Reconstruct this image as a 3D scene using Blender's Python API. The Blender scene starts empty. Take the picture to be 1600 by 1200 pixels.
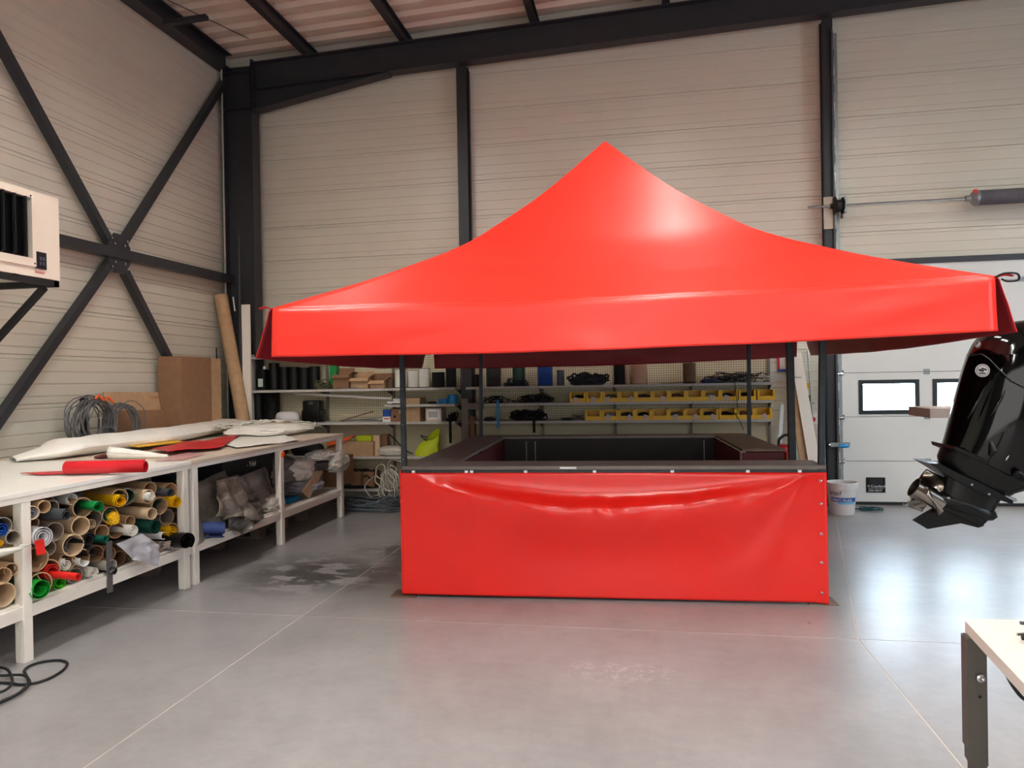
import bpy, bmesh, math, random
from mathutils import Vector, Matrix, noise
random.seed(7)
PI = math.pi
R = math.radians
SC = bpy.context.scene
COL = SC.collection
# ------------------------------------------------------------------ camera
F_PX = 1150.0; CAM_H = 1.6
_yaw, _pit, _rol = R(10.16), R(-0.27), R(1.0)
FW = Vector((-math.sin(_yaw)*math.cos(_pit), math.cos(_yaw)*math.cos(_pit), math.sin(_pit)))
_r0 = Vector((math.cos(_yaw), math.sin(_yaw), 0)); _u0 = _r0.cross(FW)
RT = _r0*math.cos(_rol) - _u0*math.sin(_rol)
UP = _u0*math.cos(_rol) + _r0*math.sin(_rol)
CP = Vector((0, 0, CAM_H))
cam = bpy.data.objects.new('camera', bpy.data.cameras.new('camera'))
COL.objects.link(cam)
cam.matrix_world = Matrix(((RT.x, UP.x, -FW.x, CP.x), (RT.y, UP.y, -FW.y, CP.y), (RT.z, UP.z, -FW.z, CP.z), (0, 0, 0, 1)))
cam.data.sensor_fit = 'HORIZONTAL'; cam.data.sensor_width = 36.0
cam.data.lens = 36.0*F_PX/1600.0
cam.data.clip_start = 0.05; cam.data.clip_end = 300
SC.camera = cam
# ------------------------------------------------------------------ light
SC.view_settings.view_transform = 'Standard'; SC.view_settings.look = 'None'
SC.view_settings.gamma = 1.0; SC.view_settings.use_curve_mapping = False
SC.view_settings.exposure = 0.78
LAMP = 56.0; DAY = 112.0; SKY = 24.0; SIDE = 190.0
w = bpy.data.worlds.new('world'); SC.world = w; w.use_nodes = True
w.node_tree.nodes['Background'].inputs[0].default_value = (0.72, 0.86, 1.0, 1)
w.node_tree.nodes['Background'].inputs[1].default_value = SKY
def area(name, loc, target, sx, sy, power, color):
    l = bpy.data.lights.new(name, 'AREA'); l.shape = 'RECTANGLE'; l.size = sx; l.size_y = sy
    l.energy = power; l.color = color
    o = bpy.data.objects.new(name, l); COL.objects.link(o); o.location = loc
    o.rotation_euler = (Vector(target)-Vector(loc)).to_track_quat('-Z', 'Y').to_euler()
    return o
# daylight entering through the open roller doors behind and to the right of the camera
area('daylight_front_door', (1.0, -5.6, 2.1), (0.6, 5, 2.0), 5.6, 3.8, DAY, (1.0, 0.95, 0.90))
area('daylight_side_door', (10.2, 1.0, 2.2), (2, 4.5, 1.0), 4.5, 3.6, SIDE, (0.72, 0.86, 1.0))
# ------------------------------------------------------------------ pixel -> place helpers (surveyed from the photograph)
def ray(x, y): return FW + RT*((x-800)/F_PX) - UP*((y-600)/F_PX)
def onY(x, y, Y):
    d = ray(x, y); return CP + d*(Y/d.y)
def onX(x, y, X):
    d = ray(x, y); return CP + d*(X/d.x)
def onZ(x, y, Z=0.0):
    d = ray(x, y); return CP + d*((Z-CAM_H)/d.z)
# ------------------------------------------------------------------ materials
def lin(c):
    return tuple(((v/255.0)/12.92 if v/255.0 <= 0.04045 else ((v/255.0+0.055)/1.055)**2.4) for v in c)
MATS = {}
def mat(name, rgb, rough=0.6, metal=0.0, var=0.06, scale=6.0, bump=0.0, bscale=60.0, coat=0.0, spec=0.5, stretch=None, emit=None):
    if name in MATS: return MATS[name]
    m = bpy.data.materials.new(name); m.use_nodes = True
    n, l = m.node_tree.nodes, m.node_tree.links
    b = n['Principled BSDF']; c = lin(rgb)
    b.inputs['Roughness'].default_value = rough; b.inputs['Metallic'].default_value = metal
    b.inputs['Coat Weight'].default_value = coat; b.inputs['Specular IOR Level'].default_value = spec
    tc = n.new('ShaderNodeTexCoord'); mp = n.new('ShaderNodeMapping')
    if stretch: mp.inputs['Scale'].default_value = stretch
    l.new(tc.outputs['Object'], mp.inputs[0])
    ns = n.new('ShaderNodeTexNoise'); ns.inputs['Scale'].default_value = scale; ns.inputs['Detail'].default_value = 4
    l.new(mp.outputs[0], ns.inputs['Vector'])
    cr = n.new('ShaderNodeMapRange'); cr.inputs[1].default_value = 0.3; cr.inputs[2].default_value = 0.7
    cr.inputs[3].default_value = 1-var; cr.inputs[4].default_value = 1+var
    l.new(ns.outputs[0], cr.inputs[0])
    mx = n.new('ShaderNodeVectorMath'); mx.operation = 'SCALE'; mx.inputs[0].default_value = c
    l.new(cr.outputs[0], mx.inputs['Scale']); l.new(mx.outputs[0], b.inputs['Base Color'])
    if bump:
        n2 = n.new('ShaderNodeTexNoise'); n2.inputs['Scale'].default_value = bscale; n2.inputs['Detail'].default_value = 3
        l.new(mp.outputs[0], n2.inputs['Vector'])
        bp = n.new('ShaderNodeBump'); bp.inputs['Strength'].default_value = bump; bp.inputs['Distance'].default_value = 0.01
        l.new(n2.outputs[0], bp.inputs['Height']); l.new(bp.outputs[0], b.inputs['Normal'])
    if emit:
        b.inputs['Emission Color'].default_value = (*emit[0], 1); b.inputs['Emission Strength'].default_value = emit[1]
    MATS[name] = m
    return m
clad = mat('cladding_sheet', (216, 212, 197), 0.34, 0.0, 0.02, 2.0, 0.05, 200, spec=0.6)
steel = mat('anthracite_steel', (50, 52, 57), 0.45, 0.2, 0.08)
galv = mat('galvanised_steel', (150, 155, 156), 0.4, 0.7, 0.1, 20)
red_shaded_in = mat('shaded_red_tarp_reverse', (150, 22, 36), 0.45)  # underside of the red tarpaulin, canopy shade painted in as a darker red
white_paint = mat('white_painted_wood', (240, 234, 224), 0.45, 0, 0.03, 8)
laminate = mat('white_laminate', (240, 237, 230), 0.3, 0, 0.02)
red_pvc = mat('red_tarpaulin', (240, 46, 32), 0.34, 0, 0.03, 1.5, 0.03, 25, spec=0.55)
red2 = mat('red_sheet', (196, 20, 34), 0.35, 0, 0.05)
kraft = mat('kraft_card', (186, 152, 116), 0.8, 0, 0.1, 14, 0.1, 60)
kraft_l = mat('light_kraft_card', (205, 178, 145), 0.8, 0, 0.08, 14)
kraft_d = mat('brown_card', (140, 104, 76), 0.85, 0, 0.08, 10)
black = mat('black_plastic', (10, 10, 11), 0.5, 0, 0.1, spec=0.3)
blackc = mat('black_cloth', (14, 14, 16), 0.8, 0, 0.15)
charcoal = mat('charcoal_vinyl', (62, 65, 70), 0.5, 0, 0.1)
cream = mat('cream_fabric', (242, 238, 230), 0.6, 0, 0.04)
whitef = mat('white_film', (228, 228, 232), 0.25, 0, 0.04)
greyf = mat('grey_film', (150, 150, 158), 0.3, 0, 0.15)
green = mat('green_vinyl', (10, 130, 62), 0.45, 0, 0.06)
dgreen = mat('dark_green_vinyl', (14, 66, 54), 0.5, 0, 0.08)
lime = mat('bright_green_vinyl', (60, 180, 20), 0.45, 0, 0.06)
bgreen = mat('grass_green_vinyl', (20, 150, 45), 0.45, 0, 0.06)
yellow = mat('yellow_vinyl', (236, 180, 8), 0.4, 0, 0.05)
bluef = mat('blue_film', (20, 80, 170), 0.4, 0, 0.1)
navy = mat('navy_cloth', (44, 62, 116), 0.7, 0, 0.08)
lblue = mat('light_blue_plastic', (20, 140, 205), 0.4)
pinkb = mat('pale_beige_vinyl', (196, 178, 168), 0.5)
silver_t = mat('silver_tarpaulin', (124, 116, 108), 0.34, 0.35, 0.16, 25, 0.5, 70)
greyc = mat('grey_cloth', (128, 122, 118), 0.8, 0, 0.15)
binyel = mat('bin_yellow', (246, 192, 8), 0.4, 0, 0.03)
peg = mat('pegboard_cream', (200, 190, 160), 0.6, 0, 0.03)
shelf_m = mat('shelf_grey', (196, 192, 186), 0.5, 0, 0.03)
wood = mat('pale_wood', (206, 178, 144), 0.65, 0, 0.12, 5, 0.05, 20, stretch=(1, 1, 0.1))
wood_w = mat('whitewashed_wood', (240, 234, 224), 0.6, 0, 0.05, 5, 0.05, 20, stretch=(1, 1, 0.1))
wood_g = mat('grey_wood', (120, 108, 100), 0.7, 0, 0.15, 8)
counter_m = mat('dark_counter_board', (138, 126, 122), 0.38, 0, 0.15, 6, 0.03, 30)
dark_board = mat('dark_grey_board', (44, 42, 42), 0.6, 0, 0.12, 5)
pole_m = mat('dark_pole_steel', (52, 56, 60), 0.45, 0.5, 0.2, 12)
rusty = mat('rusty_plate', (128, 104, 88), 0.6, 0.3, 0.2, 18)
doorw = mat('door_white', (222, 224, 222), 0.4, 0, 0.015, 2)
door_blk = mat('door_black_frame', (24, 34, 36), 0.4)
rubber = mat('black_rubber', (18, 20, 24), 0.6)
heat_w = mat('heater_cream', (236, 224, 208), 0.35, 0, 0.01)
gloss_black = mat('gloss_black_paint', (4, 4, 5), 0.08, 0, 0.0, spec=0.4)
satin_black = mat('satin_black_paint', (10, 11, 12), 0.32, 0, 0.1, spec=0.35)
prop_m = mat('stainless_steel', (170, 160, 152), 0.22, 1.0, 0.08)
chrome = mat('chrome', (200, 200, 205), 0.15, 1.0, 0.0)
leg_m = mat('grey_table_leg', (84, 80, 74), 0.45, 0.3, 0.08)
wht = mat('plain_white', (235, 235, 235), 0.5)
tagred = mat('red_card', (220, 36, 30), 0.5)
orange = mat('orange_plastic', (232, 90, 24), 0.5)
neon = mat('neon_yellow_fabric', (190, 205, 16), 0.6, 0, 0.06)
ropeb = mat('brown_rope', (118, 92, 72), 0.8, 0, 0.2, 60)
ropew = mat('white_cord', (222, 220, 212), 0.7, 0, 0.06, 60)
ropec = mat('tan_cord', (214, 188, 160), 0.7, 0, 0.06, 60)
cable_g = mat('grey_cable', (104, 102, 104), 0.5, 0.2, 0.15)
teal = mat('teal_rope', (24, 74, 84), 0.7)
signred = mat('sign_red', (200, 40, 50), 0.4)
spring_m = mat('spring_grey', (104, 106, 114), 0.5, 0.0, 0.1)
blackd = mat('grey_blue_reel', (70, 84, 98), 0.5)
extred = mat('deep_red_plastic', (165, 20, 32), 0.35)
trans = mat('translucent_film', (196, 192, 182), 0.25, 0, 0.1)
oliver = mat('olive_rope', (96, 92, 68), 0.8, 0, 0.2, 40)
label_w = mat('paper_label', (214, 196, 184), 0.7)

def glass_mat():
    m = bpy.data.materials.new('window_glass'); m.use_nodes = True
    n, l = m.node_tree.nodes, m.node_tree.links
    n.clear(); out = n.new('ShaderNodeOutputMaterial'); mx = n.new('ShaderNodeMixShader')
    t = n.new('ShaderNodeBsdfTransparent'); g = n.new('ShaderNodeBsdfGlossy'); g.inputs['Roughness'].default_value = 0.05
    t.inputs[0].default_value = (0.94, 0.97, 0.98, 1)
    mx.inputs[0].default_value = 0.06
    l.new(t.outputs[0], mx.inputs[1]); l.new(g.outputs[0], mx.inputs[2]); l.new(mx.outputs[0], out.inputs[0])
    return m
glass = glass_mat()

def floor_mat():
    m = bpy.data.materials.new('polished_concrete'); m.use_nodes = True
    n, l = m.node_tree.nodes, m.node_tree.links
    b = n['Principled BSDF']
    tc = n.new('ShaderNodeTexCoord'); geo = n.new('ShaderNodeNewGeometry')
    def nz(scale, det=5, rough=0.6, st=(1, 1, 1)):
        mp = n.new('ShaderNodeMapping'); mp.inputs['Scale'].default_value = st
        l.new(geo.outputs['Position'], mp.inputs[0])
        q = n.new('ShaderNodeTexNoise'); q.inputs['Scale'].default_value = scale; q.inputs['Detail'].default_value = det
        q.inputs['Roughness'].default_value = rough; l.new(mp.outputs[0], q.inputs['Vector']); return q.outputs[0]
    def ramp(src, a, bb, ca, cb):
        r = n.new('ShaderNodeMapRange'); r.inputs[1].default_value = a; r.inputs[2].default_value = bb
        r.inputs[3].default_value = ca; r.inputs[4].default_value = cb; r.clamp = True
        l.new(src, r.inputs[0]); return r.outputs[0]
    def mul(a, bb):
        q = n.new('ShaderNodeMath'); q.operation = 'MULTIPLY'
        for i, v in enumerate((a, bb)):
            if isinstance(v, float): q.inputs[i].default_value = v
            else: l.new(v, q.inputs[i])
        return q.outputs[0]
    base = mul(ramp(nz(0.9), 0.3, 0.7, 0.80, 1.13), ramp(nz(7, 7, 0.72), 0.25, 0.75, 0.86, 1.10))
    def blob(cx, cy, rx, ry):
        v = n.new('ShaderNodeVectorMath'); v.operation = 'SUBTRACT'; v.inputs[1].default_value = (cx, cy, 0)
        l.new(geo.outputs['Position'], v.inputs[0])
        s = n.new('ShaderNodeVectorMath'); s.operation = 'MULTIPLY'; s.inputs[1].default_value = (1/rx, 1/ry, 0)
        l.new(v.outputs[0], s.inputs[0]); g = n.new('ShaderNodeVectorMath'); g.operation = 'LENGTH'
        l.new(s.outputs[0], g.inputs[0]); return ramp(g.outputs['Value'], 0.25, 1.0, 1.0, 0.0)
    # damp dark patch beside the benches and pale scuffs in front of the stall
    st = mul(blob(-2.75, 5.85, 0.95, 0.85), ramp(nz(3.2, 6, 0.65, (1, 1.6, 1)), 0.44, 0.50, 0.0, 1.0))
    st2 = mul(blob(-2.35, 6.7, 0.6, 0.4), ramp(nz(4.5, 6, 0.65), 0.44, 0.52, 0.0, 0.9))
    ad = n.new('ShaderNodeMath'); ad.operation = 'MAXIMUM'; l.new(st, ad.inputs[0]); l.new(st2, ad.inputs[1])
    dark = ramp(ad.outputs[0], 0, 1, 1.0, 0.22)
    sc = mul(blob(-0.15, 4.05, 0.42, 0.2), ramp(nz(16, 6, 0.8), 0.48, 0.6, 0.0, 0.4))
    light = ramp(sc, 0, 1, 1.0, 2.2)
    tot = mul(mul(base, dark), light)
    v = n.new('ShaderNodeVectorMath'); v.operation = 'SCALE'; v.inputs[0].default_value = lin((152, 149, 150))
    l.new(tot, v.inputs['Scale']); l.new(v.outputs[0], b.inputs['Base Color'])
    l.new(ramp(nz(1.3, 3, 0.5), 0.25, 0.8, 0.27, 0.36), b.inputs['Roughness'])
    b.inputs['Specular IOR Level'].default_value = 0.5
    bp = n.new('ShaderNodeBump'); bp.inputs['Strength'].default_value = 0.05; bp.inputs['Distance'].default_value = 0.02
    l.new(nz(12, 5, .6), bp.inputs['Height']); l.new(bp.outputs[0], b.inputs['Normal'])
    return m
concrete = floor_mat()

def peg_mat():
    m = mat('pegboard_holes', (212, 203, 172), 0.6, 0, 0.02)
    n, l = m.node_tree.nodes, m.node_tree.links; b = n['Principled BSDF']
    geo = n.new('ShaderNodeNewGeometry')
    s = n.new('ShaderNodeVectorMath'); s.operation = 'SCALE'; s.inputs['Scale'].default_value = 1/0.030
    l.new(geo.outputs['Position'], s.inputs[0]); fr = n.new('ShaderNodeVectorMath'); fr.operation = 'FRACTION'; l.new(s.outputs[0], fr.inputs[0])
    sb = n.new('ShaderNodeVectorMath'); sb.operation = 'SUBTRACT'; sb.inputs[1].default_value = (0.5, 0.5, 0.5); l.new(fr.outputs[0], sb.inputs[0])
    ml = n.new('ShaderNodeVectorMath'); ml.operation = 'MULTIPLY'; ml.inputs[1].default_value = (1, 0, 1); l.new(sb.outputs[0], ml.inputs[0])
    ln = n.new('ShaderNodeVectorMath'); ln.operation = 'LENGTH'; l.new(ml.outputs[0], ln.inputs[0])
    gt = n.new('ShaderNodeMath'); gt.operation = 'GREATER_THAN'; gt.inputs[1].default_value = 0.22; l.new(ln.outputs['Value'], gt.inputs[0])
    old = b.inputs['Base Color'].links[0].from_socket
    mx = n.new('ShaderNodeMix'); mx.data_type = 'RGBA'; mx.inputs[6].default_value = (0.05, 0.045, 0.035, 1)
    l.new(gt.outputs[0], mx.inputs[0]); l.new(old, mx.inputs[7]); l.new(mx.outputs[2], b.inputs['Base Color'])
    return m
pegh = peg_mat()
# ------------------------------------------------------------------ mesh helpers
def frame(d, up=Vector((0, 0, 1))):
    d = Vector(d).normalized()
    if abs(d.dot(up)) > 0.98: up = Vector((0, 1, 0))
    a = up.cross(d).normalized(); return a, d.cross(a).normalized(), d
class MB:
    def __init__(s): s.v, s.f = [], []
    def add(s, vs, fs):
        o = len(s.v); s.v += [Vector(p) for p in vs]; s.f += [tuple(i+o for i in f) for f in fs]; return s
    def box(s, a, b, bev=0.0):
        (x0, y0, z0), (x1, y1, z1) = a, b
        if bev <= 0:
            return s.add([(x0,y0,z0),(x1,y0,z0),(x1,y1,z0),(x0,y1,z0),(x0,y0,z1),(x1,y0,z1),(x1,y1,z1),(x0,y1,z1)],
                         [(0,3,2,1),(4,5,6,7),(0,1,5,4),(1,2,6,5),(2,3,7,6),(3,0,4,7)])
        bm = bmesh.new(); bmesh.ops.create_cube(bm, size=1)
        for v in bm.verts: v.co = Vector(((x0+x1)/2+v.co.x*(x1-x0), (y0+y1)/2+v.co.y*(y1-y0), (z0+z1)/2+v.co.z*(z1-z0)))
        bmesh.ops.bevel(bm, geom=bm.edges[:], offset=bev, segments=2, profile=0.6, affect='EDGES')
        s.frombm(bm); return s
    def frombm(s, bm):
        bm.verts.index_update(); s.add([v.co.copy() for v in bm.verts], [tuple(v.index for v in f.verts) for f in bm.faces]); bm.free()
    def beam(s, p, q, wa, wb, up=Vector((0, 0, 1))):
        p, q = Vector(p), Vector(q); a, b, d = frame(q-p, up)
        vs = [c+a*sx*wa/2+b*sy*wb/2 for c in (p, q) for sx, sy in ((-1,-1),(1,-1),(1,1),(-1,1))]
        return s.add(vs, [(3,2,1,0),(4,5,6,7),(0,1,5,4),(1,2,6,5),(2,3,7,6),(3,0,4,7)])
    def tube(s, pts, r, seg=8, closed=False, caps=True):
        pts = [Vector(p) for p in pts]; n = len(pts); rings = []
        a = None
        for i, p in enumerate(pts):
            if closed: t = pts[(i+1) % n]-pts[i-1]
            else: t = pts[min(i+1, n-1)]-pts[max(i-1, 0)]
            if t.length < 1e-9: t = Vector((0, 0, 1))
            t.normalize()
            if a is None: a = frame(t)[0]
            else:
                a = a-t*a.dot(t)
                a = a.normalized() if a.length > 1e-6 else frame(t)[0]
            b = t.cross(a); rr = r[i] if isinstance(r, (list, tuple)) else r
            rings.append([p+a*math.cos(2*PI*k/seg)*rr+b*math.sin(2*PI*k/seg)*rr for k in range(seg)])
        vs = [v for g in rings for v in g]; fs = []
        for i in range(n if closed else n-1):
            j = (i+1) % n
            for k in range(seg): fs.append((i*seg+k, i*seg+(k+1) % seg, j*seg+(k+1) % seg, j*seg+k))
        if caps and not closed: fs += [tuple(reversed(range(seg))), tuple((n-1)*seg+k for k in range(seg))]
        return s.add(vs, fs)
    def lathe(s, o, axis, prof, seg=24, closed=False, sx=1.0):
        a, b, d = frame(axis); o = Vector(o); n = len(prof)
        vs = [o+d*h+(a*math.cos(2*PI*k/seg)*sx+b*math.sin(2*PI*k/seg))*r for r, h in prof for k in range(seg)]
        fs = []
        for i in range(n if closed else n-1):
            j = (i+1) % n
            for k in range(seg): fs.append((i*seg+k, i*seg+(k+1) % seg, j*seg+(k+1) % seg, j*seg+k))
        return s.add(vs, fs)
    def grid(s, fn, nu, nv, thick=None):
        vs = [Vector(fn(i/nu, j/nv)) for j in range(nv+1) for i in range(nu+1)]
        fs = [(j*(nu+1)+i, j*(nu+1)+i+1, (j+1)*(nu+1)+i+1, (j+1)*(nu+1)+i) for j in range(nv) for i in range(nu)]
        if thick:
            off = Vector(thick); m = len(vs); W = nu+1
            vs2 = [p+off for p in vs]; fs2 = [tuple(m+i for i in reversed(f)) for f in fs]
            ed = [(i, i+1) for i in range(nu)] + [(nv*W+i+1, nv*W+i) for i in range(nu)] + [((j+1)*W, j*W) for j in range(nv)] + [(j*W+nu, (j+1)*W+nu) for j in range(nv)]
            fs = fs+fs2+[(b, a, a+m, b+m) for a, b in ed]; vs = vs+vs2
        return s.add(vs, fs)
    def prism(s, poly, off):
        off = Vector(off); n = len(poly); vs = [Vector(p) for p in poly]
        return s.add(vs+[p+off for p in vs], [tuple(reversed(range(n))), tuple(range(n, 2*n))]+[(i, (i+1) % n, n+(i+1) % n, n+i) for i in range(n)])
    def build(s, name, m, parent=None, smooth=False, org=None, rot=0.0):
        me = bpy.data.meshes.new(name)
        vs = s.v
        o = bpy.data.objects.new(name, me)
        inv = Matrix.Identity(4)
        if parent is not None: inv = PARENT_INV(parent)
        me.from_pydata([tuple(inv @ v) for v in vs], [], s.f); me.update()
        bm = bmesh.new(); bm.from_mesh(me); bmesh.ops.recalc_face_normals(bm, faces=bm.faces[:]); bm.to_mesh(me); bm.free()
        me.materials.append(m)
        if smooth:
            for p in me.polygons: p.use_smooth = True
            try:
                me.set_sharp_from_angle(angle=R(smooth if smooth is not True else 40))
            except Exception: pass
        COL.objects.link(o)
        if parent is not None: o.parent = parent
        return o
WM = {}
def PARENT_INV(p):
    M = Matrix.Identity(4)
    while p is not None:
        M = (Matrix.Translation(p.location) @ p.rotation_euler.to_matrix().to_4x4()) @ M; p = p.parent
    return M.inverted()
def tag(o, label=None, cat=None, group=None, kind=None):
    if label: o['label'] = label
    if cat: o['category'] = cat
    if group: o['group'] = group
    if kind: o['kind'] = kind
    return o
def thing(name, loc, label, cat, group=None, rz=0.0):
    o = bpy.data.objects.new(name, None); o.empty_display_size = 0.1; COL.objects.link(o)
    o.location = loc; o.rotation_euler = (0, 0, rz)
    return tag(o, label, cat, group)
def struct(mb, name, m, smooth=False): return tag(mb.build(name, m, smooth=smooth), kind='structure')
def text(name, body, size, loc, rotM, m, parent, ext=0.0008, align='LEFT', sxx=1.0):
    c = bpy.data.curves.new(name, 'FONT'); c.body = body; c.size = size; c.extrude = ext; c.align_x = align
    tmp = bpy.data.objects.new(name, c); me = bpy.data.meshes.new_from_object(tmp); bpy.data.objects.remove(tmp); bpy.data.curves.remove(c)
    me.materials.clear(); me.materials.append(m); o = bpy.data.objects.new(name, me); COL.objects.link(o)
    M = PARENT_INV(parent) @ (Matrix.Translation(loc) @ rotM.to_4x4() @ Matrix.Diagonal((sxx, 1, 1, 1)))
    o.parent = parent; o.matrix_local = M
    return o
FACE_NY = Matrix.Rotation(R(90), 3, 'X')              # text facing -Y
FACE_PX = Matrix.Rotation(R(90), 3, 'Z') @ Matrix.Rotation(R(90), 3, 'X')   # text facing +X
def nz(p, s=1.0, seed=0): return noise.noise(Vector(p)*s+Vector((seed*13.1, seed*7.7, seed*3.3)))
def crumple(cx, cy, z0, sx, sy, h, seed, amp=0.35, n=20, freq=3.0, fold=0.0):
    """a closed crumpled heap resting on z0"""
    bm = bmesh.new(); bmesh.ops.create_icosphere(bm, subdivisions=5, radius=1.0)
    for v in bm.verts:
        p = v.co.copy(); q = p*freq
        ab = lambda t: math.sqrt(t*t+0.0016)
        amp_ = amp*0.62; d = 0.88+amp_*(0.5-1.6*ab(nz(q, 0.8, seed)))*0.8+amp_*0.45*(0.4-1.6*ab(nz(q, 1.7, seed+5)))+0.12*nz(q, 0.5, seed+9)
        x, y, z = p.x*d, p.y*d, p.z*d
        sg = lambda t: math.copysign(abs(t)**0.8, t)
        zz = max(z, -0.75)
        v.co = Vector((cx+sg(x)*sx/2, cy+sg(y)*sy/2, z0+(zz+0.75)/1.75*h))
    mb = MB(); mb.frombm(bm); return mb
def roll_mb(p, d, r, L, wall=None, seg=22):
    """hollow tube from front end centre p going back along -d"""
    d = Vector(d).normalized(); wall = wall or max(0.004, r*0.08); mb = MB()
    mb.lathe(Vector(p)-d*L, d, [(r, 0), (r, L), (r-wall, L), (r-wall, 0)], seg, closed=True); return mb
def spiral_mb(p, d, r, L, turns=1.8, rin=0.45, seg=26, thick=0.002, seed=0, squash=1.0, flare=0.0):
    d = Vector(d).normalized(); a, b, _ = frame(d); p = Vector(p); rnd = random.Random(seed); ph = rnd.uniform(0, 6.28)
    n = int(seg*turns); mb = MB()
    def fn(u, v):
        t = u*turns*2*PI+ph; rr = r*(1-(1-rin)*u)*(1+flare*v*0.4)
        rr *= 1+0.06*nz((math.cos(t)*1.5, math.sin(t)*1.5, u*3), 1, seed)
        return p-d*L*(1-v)+a*math.cos(t)*rr+b*math.sin(t)*rr*squash
    mb.grid(fn, n, 3)
    m = len(mb.v)
    def fn2(u, v):
        q = fn(u, v); t = u*turns*2*PI+ph
        return q-(a*math.cos(t)+b*math.sin(t))*thick
    mb.grid(fn2, n, 3)
    W = n+1
    ed = [(3*W+i, 3*W+i+1) for i in range(n)]+[(j*W+n, (j+1)*W+n) for j in range(3)]+[(j*W, (j+1)*W) for j in range(3)]
    mb.f += [(x, y, y+m, x+m) for x, y in ed]
    return mb
def loop_pts(c, rx, ry, n=24, jit=0.0, seed=0, tilt=(0, 0, 0), ph=0, arc=2*PI):
    M = Matrix.Rotation(tilt[2], 3, 'Z') @ Matrix.Rotation(tilt[1], 3, 'Y') @ Matrix.Rotation(tilt[0], 3, 'X')
    out = []
    for k in range(n):
        t = ph+arc*k/(n if arc > 6.2 else n-1)
        out.append(Vector(c)+M @ Vector((math.cos(t)*rx*(1+jit*nz((math.cos(t), math.sin(t), seed), 1.3, seed)), math.sin(t)*ry*(1+jit*nz((math.cos(t), math.sin(t), seed+4), 1.3, seed)), jit*0.3*nz((math.cos(t), math.sin(t), seed+8), 1, seed))))
    return out
def smooth_path(pts, n=6):
    pts = [Vector(p) for p in pts]; out = []
    for i in range(len(pts)-1):
        p0, p1, p2, p3 = pts[max(i-1, 0)], pts[i], pts[i+1], pts[min(i+2, len(pts)-1)]
        for k in range(n):
            t = k/n
            out.append(0.5*((2*p1)+(p2-p0)*t+(2*p0-5*p1+4*p2-p3)*t*t+(3*p1-p0-3*p2+p3)*t**3))
    out.append(pts[-1]); return out
# ================================================================== THE BUILDING
YB = 9.75; XL = -5.80; XR = 10.5; YF = -6.0; ZT = 6.36
# floor: cast slabs separated by saw-cut joints
G = 0.0045
fl = struct(MB().box((XL-0.3, YF-0.3, -0.25), (XR+0.3, YB+0.3, -0.0015)), 'floor', mat('joint_filler', (198, 188, 178), 0.7))
x1, x2, yj = -2.35, 1.249, 4.735
def slab(poly): MB().prism([(x, y, -0.0014) for x, y in poly], (0, 0, 0.0014)).build('concrete_slab', concrete, fl)
slab([(XL-0.2, YF), (x1-G, YF), (x1-G, yj-G), (XL-0.2, yj-G)])
slab([(x1+G, YF), (x2-G, YF), (x2-G, yj-G), (x1+G, yj-G)])
slab([(x2+G, YF), (XR+0.2, YF), (XR+0.2, yj-G), (x2+G, yj-G)])
slab([(XL-0.2, yj+G), (x1-G, yj+G), (x1-G, YB+0.2), (XL-0.2, YB+0.2)])
slab([(x1+G, yj+G), (x2-G, yj+G), (2.17-G, 9.11), (2.25-G, YB+0.2), (x1+G, YB+0.2)])
slab([(x2+G, yj+G), (XR+0.2, yj+G), (XR+0.2, YB+0.2), (2.25+G, YB+0.2), (2.17+G, 9.11)])
# walls with horizontal steel cladding trays (0.4777 m high, four grooves each)
TH = 0.4777; GR = [32/222, 88/222, 145/222, 200/222]
def tray_profile(z0, h=TH, zmin=-9, zmax=99):
    pr = [(0.016, 0.0), (0.0, 0.005)]
    for g in GR:
        z = g*TH; pr += [(0.0, z-0.0095), (0.009, z-0.006), (0.009, z+0.006), (0.0, z+0.0095)]
    pr += [(0.0, TH-0.004), (0.016, TH)]
    out = []
    for d, z in pr:
        z += z0
        if z < zmin or z > zmax: continue
        out.append((d, z))
    if zmin > z0 : out.insert(0, (0.0, zmin))
    if zmax < z0+TH: out.append((0.0, zmax))
    return out
def tray(parent, a, b, nrm, z0, zmin=-9, zmax=99):
    """tray from plan point a to b, recess direction = nrm (into the wall)"""
    pr = tray_profile(z0, TH, zmin, zmax); mb = MB(); n = len(pr)
    if n < 2 or pr[-1][1]-pr[0][1] < 0.02: return
    back = 0.045; nrm = Vector(nrm)
    poly = pr+[(back, pr[-1][1]), (back, pr[0][1])]
    vs = []
    for q in (a, b):
        for d, z in poly: vs.append(Vector((q[0], q[1], z))+nrm*d)
    m = len(poly)
    mb.add(vs, [(i, (i+1) % m, m+(i+1) % m, m+i) for i in range(m)]+[tuple(range(m)), tuple(reversed(range(m, 2*m)))])
    mb.build('cladding_tray', clad, parent)
wb = MB(); wb.box((XL-0.3, YB+0.045, 0), (2.39, YB+0.2, 7.0)); wb.box((2.39, YB+0.045, 2.95), (6.5, YB+0.2, 7.0)); wb.box((6.5, YB+0.045, 0), (XR+0.3, YB+0.2, 7.0))
wall_back = struct(wb, 'wall_back', clad)
zs = 5.272-11*TH
for k in range(-1, 14):
    z0 = zs+k*TH-TH*0
    if z0+TH < 0: continue
    tray(wall_back, (XL, YB), (-2.33, YB), (0, 1, 0), z0, 0.0, 6.9)
    tray(wall_back, (-2.325, YB), (2.30, YB), (0, 1, 0), z0, 0.0, 6.9)
    if z0+TH > 3.0: tray(wall_back, (2.305, YB), (6.5, YB), (0, 1, 0), z0, 2.98, 6.9)
    tray(wall_back, (6.505, YB), (XR, YB), (0, 1, 0), z0, 0.0, 6.9)
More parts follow.
